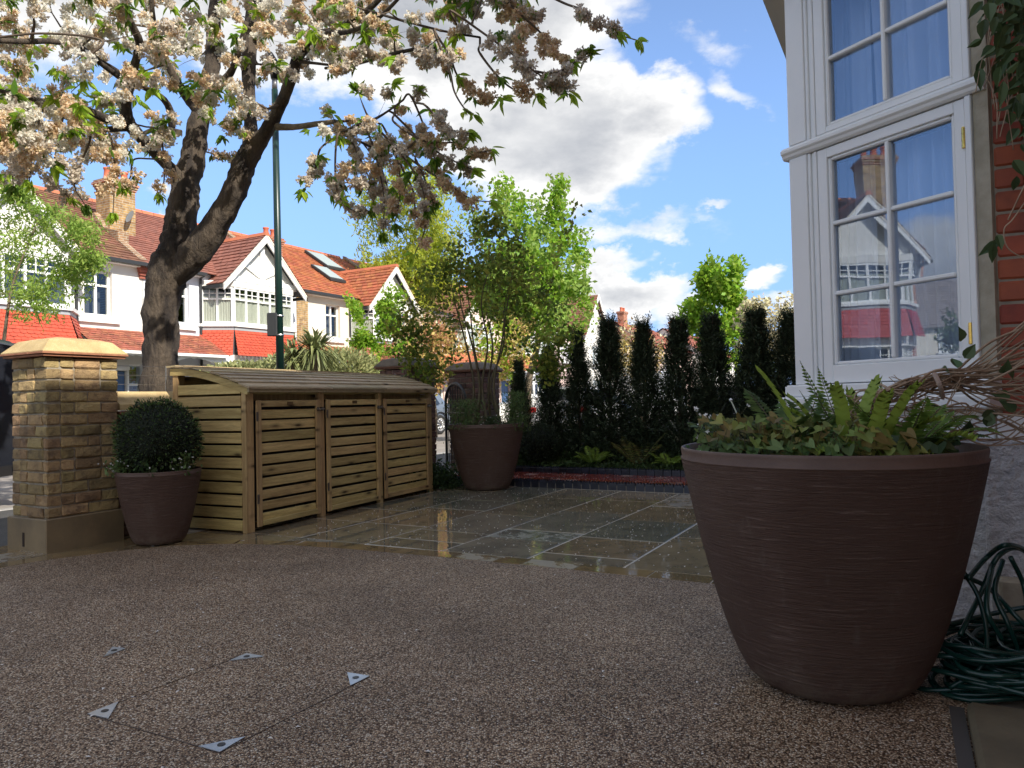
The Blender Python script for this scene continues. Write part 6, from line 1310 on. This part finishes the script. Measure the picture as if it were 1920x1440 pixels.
ytops = [(972, 668, 1.0), (1030, 640, 1.05), (1082, 612, .95), (1140, 588, 1.2), (1205, 592, 1.05), (1270, 586, 1.15), (1333, 580, 1.15), (1415, 570, 1.2), (1482, 575, 1.25)]
ylab = ['shortest yew column, beside the medium pot and its maple', 'second yew column from the pot, thin-topped', 'third yew column, in front of the distant white gable', 'broad-shouldered yew column just right of the white gable', 'slim yew column with pale shrub on both sides', 'yew column left of the small bright green tree', 'yew column directly in front of the small bright green tree', 'open-topped yew column before the creamy tree', 'last yew column, half hidden by the white bay']
for i, (x, y, wd) in enumerate(ytops):
    d = ray(x, y); t_ = 9.45/d.dot(U); tp_ = CP+d*t_; hh = tp_.z-.1
    yw = thing('yew_column', 'dark '+ylab[i], 'yew', Vector((tp_.x, tp_.y, .1)), 'row of columnar yews', random.uniform(0, 6.28)); yw.scale = (hh*.72*wd, hh*.72*wd, hh*.90)
    me, st_ = ymesh[(i*2) % 5]
    for nm, m_, kd in (('foliage', me, 'stuff'), ('stem', st_, None)): o = bpy.data.objects.new(nm, m_); link(o); o.parent = yw; tag(o, kind=kd)
# low planting under the yews
random.seed(8); np.random.seed(8)
gcv = thing('ground_cover', None, None, W(9.4, -3, .1)); tag(gcv, 'dark leafy ground cover filling the bed under the yews', 'ground cover', None, 'stuff')
n = 20000; uu = np.random.uniform(8.75, 10.1, n); vv = np.random.uniform(-5.3, .2, n); zz = .1+np.abs(np.random.normal(0, .30, n))*np.clip((uu-9.0)*1.6, .10, 1); c = np.outer(uu, np.array(U))+np.outer(vv, np.array(V)); c[:, 2] = zz; d = rnd_dir(n); d[:, 2] = np.abs(d[:, 2])
npmesh('leaves', leafquads(c, d, rnd_dir(n), .055, .03), 4, leafm('dark'), gcv)
def px_bed(x, y): p = gnd(x, y, .1); return p
fern('light green fern at the bed edge right of the low broad leaf', W(8.93, -3.70, .12), 15, .36, 1.1, .6, 'strap', .07, .016)
fern('bronze-tipped tall fern in the bed before the slim yew', W(9.05, -3.15, .12), 7, .50, 1.3, .5, 'epi', .10, .012)
fern('arching fern at the bed edge close to the big pot rim', W(8.95, -2.72, .12), 14, .38, 1.0, .6, 'strap', .07, .016)
fern('small dark fern low in the bed by the medium pot', W(8.88, -4.08, .12), 8, .22, .8, .6, 'ferndk', .06, .014)
bl = thing('broad_leaf_plant', 'low plant with pale broad leaves hanging over the path edging', 'plant', W(8.72, -4.2, .12))
for x in (1040, 1050, 1060): strap(tuple(W(8.72, -4.2+(x-1050)*.006, .13)), (random.uniform(-1, 1), -1, 0), .2, .03, .5, .9).build('leaf', leafm('jas'), bl, True)
bb = thing('box_ball', 'low dark clipped box ball in the bed right of the medium pot', 'topiary', px_bed(1012, 872)); p = at(1014, 832, 10.0); C, d = ball((p.x, p.y, p.z), .27, 6000, .8); npmesh('foliage', leafquads(C, d+rnd_dir(6000)*.8, rnd_dir(6000), .024, .014), 4, leafm('box'), bb)
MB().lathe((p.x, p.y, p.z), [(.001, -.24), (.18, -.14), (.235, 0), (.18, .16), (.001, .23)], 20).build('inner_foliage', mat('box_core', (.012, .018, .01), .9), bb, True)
lp = thing('low_shrub', 'low leafy shrub in the strip between the bin store and the medium pot', 'shrub', W(7.2, -5.0, .01)); n = 3800; c = np.array(W(7.18, -5.0, .06))+np.random.normal(0, 1, (n, 3))*np.array([.16, .14, .10]); c[:, 2] = np.abs(c[:, 2])
npmesh('foliage', leafquads(c, rnd_dir(n)+np.array([0, 0, .4]), rnd_dir(n), .04, .024), 4, leafm('cover'), lp)
# fallen petals
random.seed(2); np.random.seed(2); n = 1500; uu = np.concatenate([np.random.uniform(4.1, 7.55, 900), np.random.uniform(7.65, 8.55, 400), np.random.uniform(.5, 4, 200)]); vv = np.concatenate([-.3-4.2*np.random.rand(900)**.9, np.random.uniform(-5, 0, 400), np.random.uniform(-4, 0, 200)])
keep = np.ones(n, bool); c = np.outer(uu, np.array(U))+np.outer(vv, np.array(V)); c[:, 2] = np.where((uu > 7.6) & (uu < 8.6), .068, .004); d = rnd_dir(n); d[:, 2] = 0
npmesh('fallen_petals', leafquads(c, d, np.array([[0, 0, 1.]]*n), np.random.uniform(.010, .02, n), .011, .2), 4, mat('petal_fallen', (.85, .80, .72), .5), None); o = bpy.data.objects['fallen_petals']; tag(o, 'pale fallen cherry petals scattered on the wet paving and path', 'petals')

# ================================================================== STREET FURNITURE AND VEHICLES
lpz = thing('lamp_post', 'tall slim dark green lamp post on the near pavement between trunk and gate', 'lamp post', tuple(Vector((at(526, 690, 10.4).x, at(526, 690, 10.4).y, 0))))
lb = Vector((at(526, 700, 10.4).x, at(526, 700, 10.4).y, 0)); ltop = at(515, 168, 10.4)
MB().tube([lb, lb+Z*1.2], [.075, .07], 16).build('base_section', m_lamp, lpz, True); MB().tube([lb+Z*1.2, lb.lerp(ltop, .5)+Z*.3, ltop], [.056, .05, .044], 16).build('pole', m_lamp, lpz, True)
MB().tube([ltop, ltop+Z*.16], .038, 12).build('spigot', mat('grey_metal', (.3, .3, .3), .4, metal=.7), lpz, True)
hd = MB(); hd.tube([ltop+Z*.15, ltop+Vector((0, 0, .26)), ltop+Vector((.03, -.06, .30)), ltop+Vector((.07, -.42, .30))], [.05, .07, .08, .05], 12); hd.build('lantern', m_blackp, lpz, True)
sb = at(513, 608, 10.25); s1 = MB(); s1.box(sb.x-.095, sb.x+.045, sb.y+.0, sb.y+.03, sb.z-.165, sb.z+.165, .012); s1.build('sign_plate', mat('sign_back_grey', (.035, .037, .04), .5), lpz)
for z in (.13, -.14): MB().lathe((lb.lerp(ltop, .35).x, lb.lerp(ltop, .35).y, sb.z+z), [(.062, -.012), (.066, 0), (.062, .012)], 16, False).build('sign_clip', m_wire, lpz)
def car(label, fr, L, Wd, H, paint, kind='hatch', name='parked_car', glass=None, group='cars parked along the kerb'):
    """frame x: along the car (rear at 0), y: across; built as lofted sections"""
    c = thing(name, label, 'van' if kind == 'van' else 'car', fr(L/2, Wd/2, 0), group)
    if kind == 'van': S = [(0, .42, 1.0, .96), (.04, .36, H*.97, .90), (.4, .34, H, .90), (L*.62, .34, H, .90), (L*.74, .34, H*.93, .88), (L*.84, .34, H*.60, .92), (L*.96, .36, H*.52, .9), (L, .42, H*.42, .84)]
    else: S = [(0, .42, .85, .90), (.05, .36, .98, .93), (.14, .33, 1.02, .95), (.55, .32, H*.97, .95), (.95, .32, H, .95), (L*.5, .32, H, .95), (L*.60, .32, H*.93, .95), (L*.74, .32, .98, .95), (L*.9, .34, .85, .93), (L*.98, .38, .72, .88), (L, .44, .62, .82)]
    belt = .96 if kind != 'van' else 1.15
    mb = MB(fr); rings = []; W2 = Wd/2
    for x, zb, zt, wf in S:
        w_ = W2*wf; roofw = w_*(.78 if kind != 'van' else .90); ring = [(-w_*.9, zb), (-w_, zb+.12), (-w_*1.0, min(belt-.15, zt-.08)), (-w_*.97, min(belt, zt-.03)), (-(roofw+(w_-roofw)*.2) if zt > belt+.1 else -w_*.9, max(min(zt-.07, zt), min(belt, zt-.02))), (-roofw*.85, zt), (0, zt+.02)]
        full = ring+[(-a, b) for a, b in ring[-2::-1]]; rings.append(mb.V([(x, W2+a, b) for a, b in full])); nn = len(full)
    for a, b in zip(rings, rings[1:]):
        for i in range(nn-1): mb.f.append([a+i, a+i+1, b+i+1, b+i])
        mb.f.append([a+nn-1, a, b, b+nn-1])
    mb.f.append([rings[0]+i for i in range(nn)]); mb.f.append([rings[-1]+i for i in range(nn)][::-1]); b_ = mb.build('body', paint, c, True, sharp=35)
    gl = glass or mat('car_glass', (.02, .025, .03), .05, spec=.8)
    for s_ in (0, 1):
        y0 = W2+(-1 if s_ == 0 else 1)*W2*.955; y1 = W2+(-1 if s_ == 0 else 1)*W2*.80
        if kind == 'van': wins = [(L*.70, L*.83)]
        else: wins = [(.62, L*.36), (L*.375, L*.60)]
        for (a, b) in wins: g_ = MB(fr); o_ = .012*(-1 if s_ == 0 else 1); g_.prism([(a+(.10 if a < 1 else 0), y0+o_, belt+.02), (b+(.22 if b > L*.5 else 0), y0+o_, belt+.02), (b, y1+o_, H-.10), (a+(.28 if a < 1 else 0), y1+o_, H-.10)], (0, .004, 0)); g_.build('side_window', gl, c)
        for xw in (L*.17 if kind != 'van' else L*.2, L*.80):
            yw_ = .0 if s_ == 0 else Wd; sg = 1 if s_ == 0 else -1; o0 = fr(xw, yw_+sg*.02, .32); f2 = Fr(tuple(o0), tuple(fr.x), (0, 0, 1)); ax = fr.y*sg
            def ringf(r, d): return [o0+fr.x*(r*math.cos(t_))+Z*(r*math.sin(t_))+ax*d for t_ in [2*math.pi*i/28 for i in range(28)]]
            ty = MB(); prof = [(.20, .02), (.225, -.005), (.30, -.005), (.325, .03), (.325, .17), (.2, .18)]; k0 = None
            for r, d in prof:
                k1 = len(ty.v); ty.v += ringf(r, d)
                if k0 is not None:
                    for i in range(28): j = (i+1) % 28; ty.f.append([k0+i, k0+j, k1+j, k1+i])
                k0 = k1
            wh = ty.build('tyre', m_rubber, c, True); rm = MB()
            for q in range(10):
                a = 2*math.pi*q/10; p0 = o0+ax*.0+fr.x*(.05*math.cos(a))+Z*(.05*math.sin(a)); p1 = o0+ax*.004+fr.x*(.205*math.cos(a))+Z*(.205*math.sin(a)); rm.tube([p0, p1], [.022, .016], 6)
            ri = MB(); k1 = len(ri.v); ri.v += ringf(.215, .0); ri.v += ringf(.19, .0); ri.v += ringf(.19, .1)
            for t2 in (0, 28):
                for i in range(28): j = (i+1) % 28; ri.f.append([k1+t2+i, k1+t2+j, k1+t2+28+j, k1+t2+28+i])
            ri.build('rim', mat('alloy', (.6, .6, .6), .3, metal=.8), wh, True); rm.build('spokes', mat('alloy', (.6, .6, .6), .3, metal=.8), wh, True, kind='stuff')
            dk = MB(); dk.v += ringf(.2, .11); dk.f.append(list(range(28))); dk.build('brake_disc', m_blackp, wh)
            ar = MB(); aa = [o0+fr.x*(.40*math.cos(R(t_)))+Z*(.40*math.sin(R(t_)))-ax*.012 for t_ in range(-20, 201, 11)]; ar.tube(aa, .022, 6); ar.build('wheel_arch', m_blackp, c, True)
        if kind == 'van': continue
        ta = W2+(-1 if s_ == 0 else 1)*W2*.74; MB(fr).box(-.012, .10, min(ta, ta+(-.3 if s_ == 0 else .3)*W2), max(ta, ta+(-.3 if s_ == 0 else .3)*W2), .68, .84, .02).build('tail_light', mat('tail_red', (.5, .02, .02), .2), c)
        MB(fr).box(L-.16, L-.02, ta-.14, ta+.14, .56, .70, .03).build('headlight', mat('headlamp', (.7, .72, .75), .1), c)
    if kind != 'van': MB(fr).prism([(.13, Wd*.14, 1.03), (.13, Wd*.86, 1.03), (.53, Wd*.80, H-.08), (.53, Wd*.20, H-.08)], (-.02, 0, .02)).build('rear_window', gl, c); MB(fr).prism([(L*.745, Wd*.1, 1.02), (L*.745, Wd*.9, 1.02), (L*.615, Wd*.80, H-.10), (L*.615, Wd*.20, H-.10)], (.02, 0, .02)).build('windscreen', gl, c)
    else: MB(fr).prism([(L*.845, Wd*.1, H*.63), (L*.845, Wd*.9, H*.63), (L*.755, Wd*.86, H*.92), (L*.755, Wd*.14, H*.92)], (.02, 0, .02)).build('windscreen', gl, c)
    MB(fr).box(-.03, .1, .06, Wd-.06, .36, .52, .03).build('rear_bumper', paint, c); MB(fr).box(L-.1, L+.02, .08, Wd-.08, .36, .5, .03).build('front_bumper', paint, c)
    return c
pb = lambda n, c, r=.25, m=.0: mat('paint_'+n, c, r, spec=.7, metal=m)
def cf(u, v, d=1): return Fr(tuple(W(u, v, -.05)), tuple(U*d), tuple(V))
car('blue-grey car seen through the gate, its rear wheel and tail light showing', cf(20.75, -15.4, -1), 4.2, 1.78, 1.42, pb('bluegrey', (.22, .27, .34), .25, .5))
car('white car at the near kerb seen between the yews', cf(19.2, -9.95), 4.3, 1.78, 1.42, pb('white', (.8, .8, .8)))
car('tall white van at the near kerb behind the middle yews', cf(25.2, -10.2), 5.2, 1.95, 2.05, pb('white', (.8, .8, .8)), 'van', 'parked_van')
car('dark blue car parked beyond the junction, mirrored low in the bay panes', cf(-6.5, -10.1), 4.3, 1.8, 1.45, pb('darkblue', (.02, .03, .05)))
car('black van at the left edge, its rounded corner behind the first pier', cf(4.53, -10.4, -1), 5.0, 1.95, 1.88, pb('black', (.012, .014, .02)), 'van', 'parked_van')
car('bright blue car glimpsed right of the second gate pier', cf(33, -15.4), 4.1, 1.75, 1.45, pb('blue', (.05, .18, .5)))
# neighbour's low grey wall behind the last yews
nw = thing('neighbour_wall', 'dark grey rendered wall with pale capping behind the last yews', 'wall', W(12.5, -2, 0)); MB(GUV).box(12.2, 12.4, -3.3, .6, 0, 1.12).build('wall', mat('grey_render', (.24, .245, .25), .9, (.09, .09, .1), 14, bump=1, bs=20), nw); MB(GUV).box(12.16, 12.44, -3.32, .6, 1.121, 1.15).build('capping', m_frame, nw)
# distant ground cover trees closing the view
tree('background_trees', 'soft green trees closing the end of the road', bx_(1050, 95), 8, crown(1150, 690, 95, 900, 130, 6), 'dark', 260, 16, .9, .6, .2, 50, cr=2.2)
bpy.data.objects['background_trees']['kind'] = 'stuff'
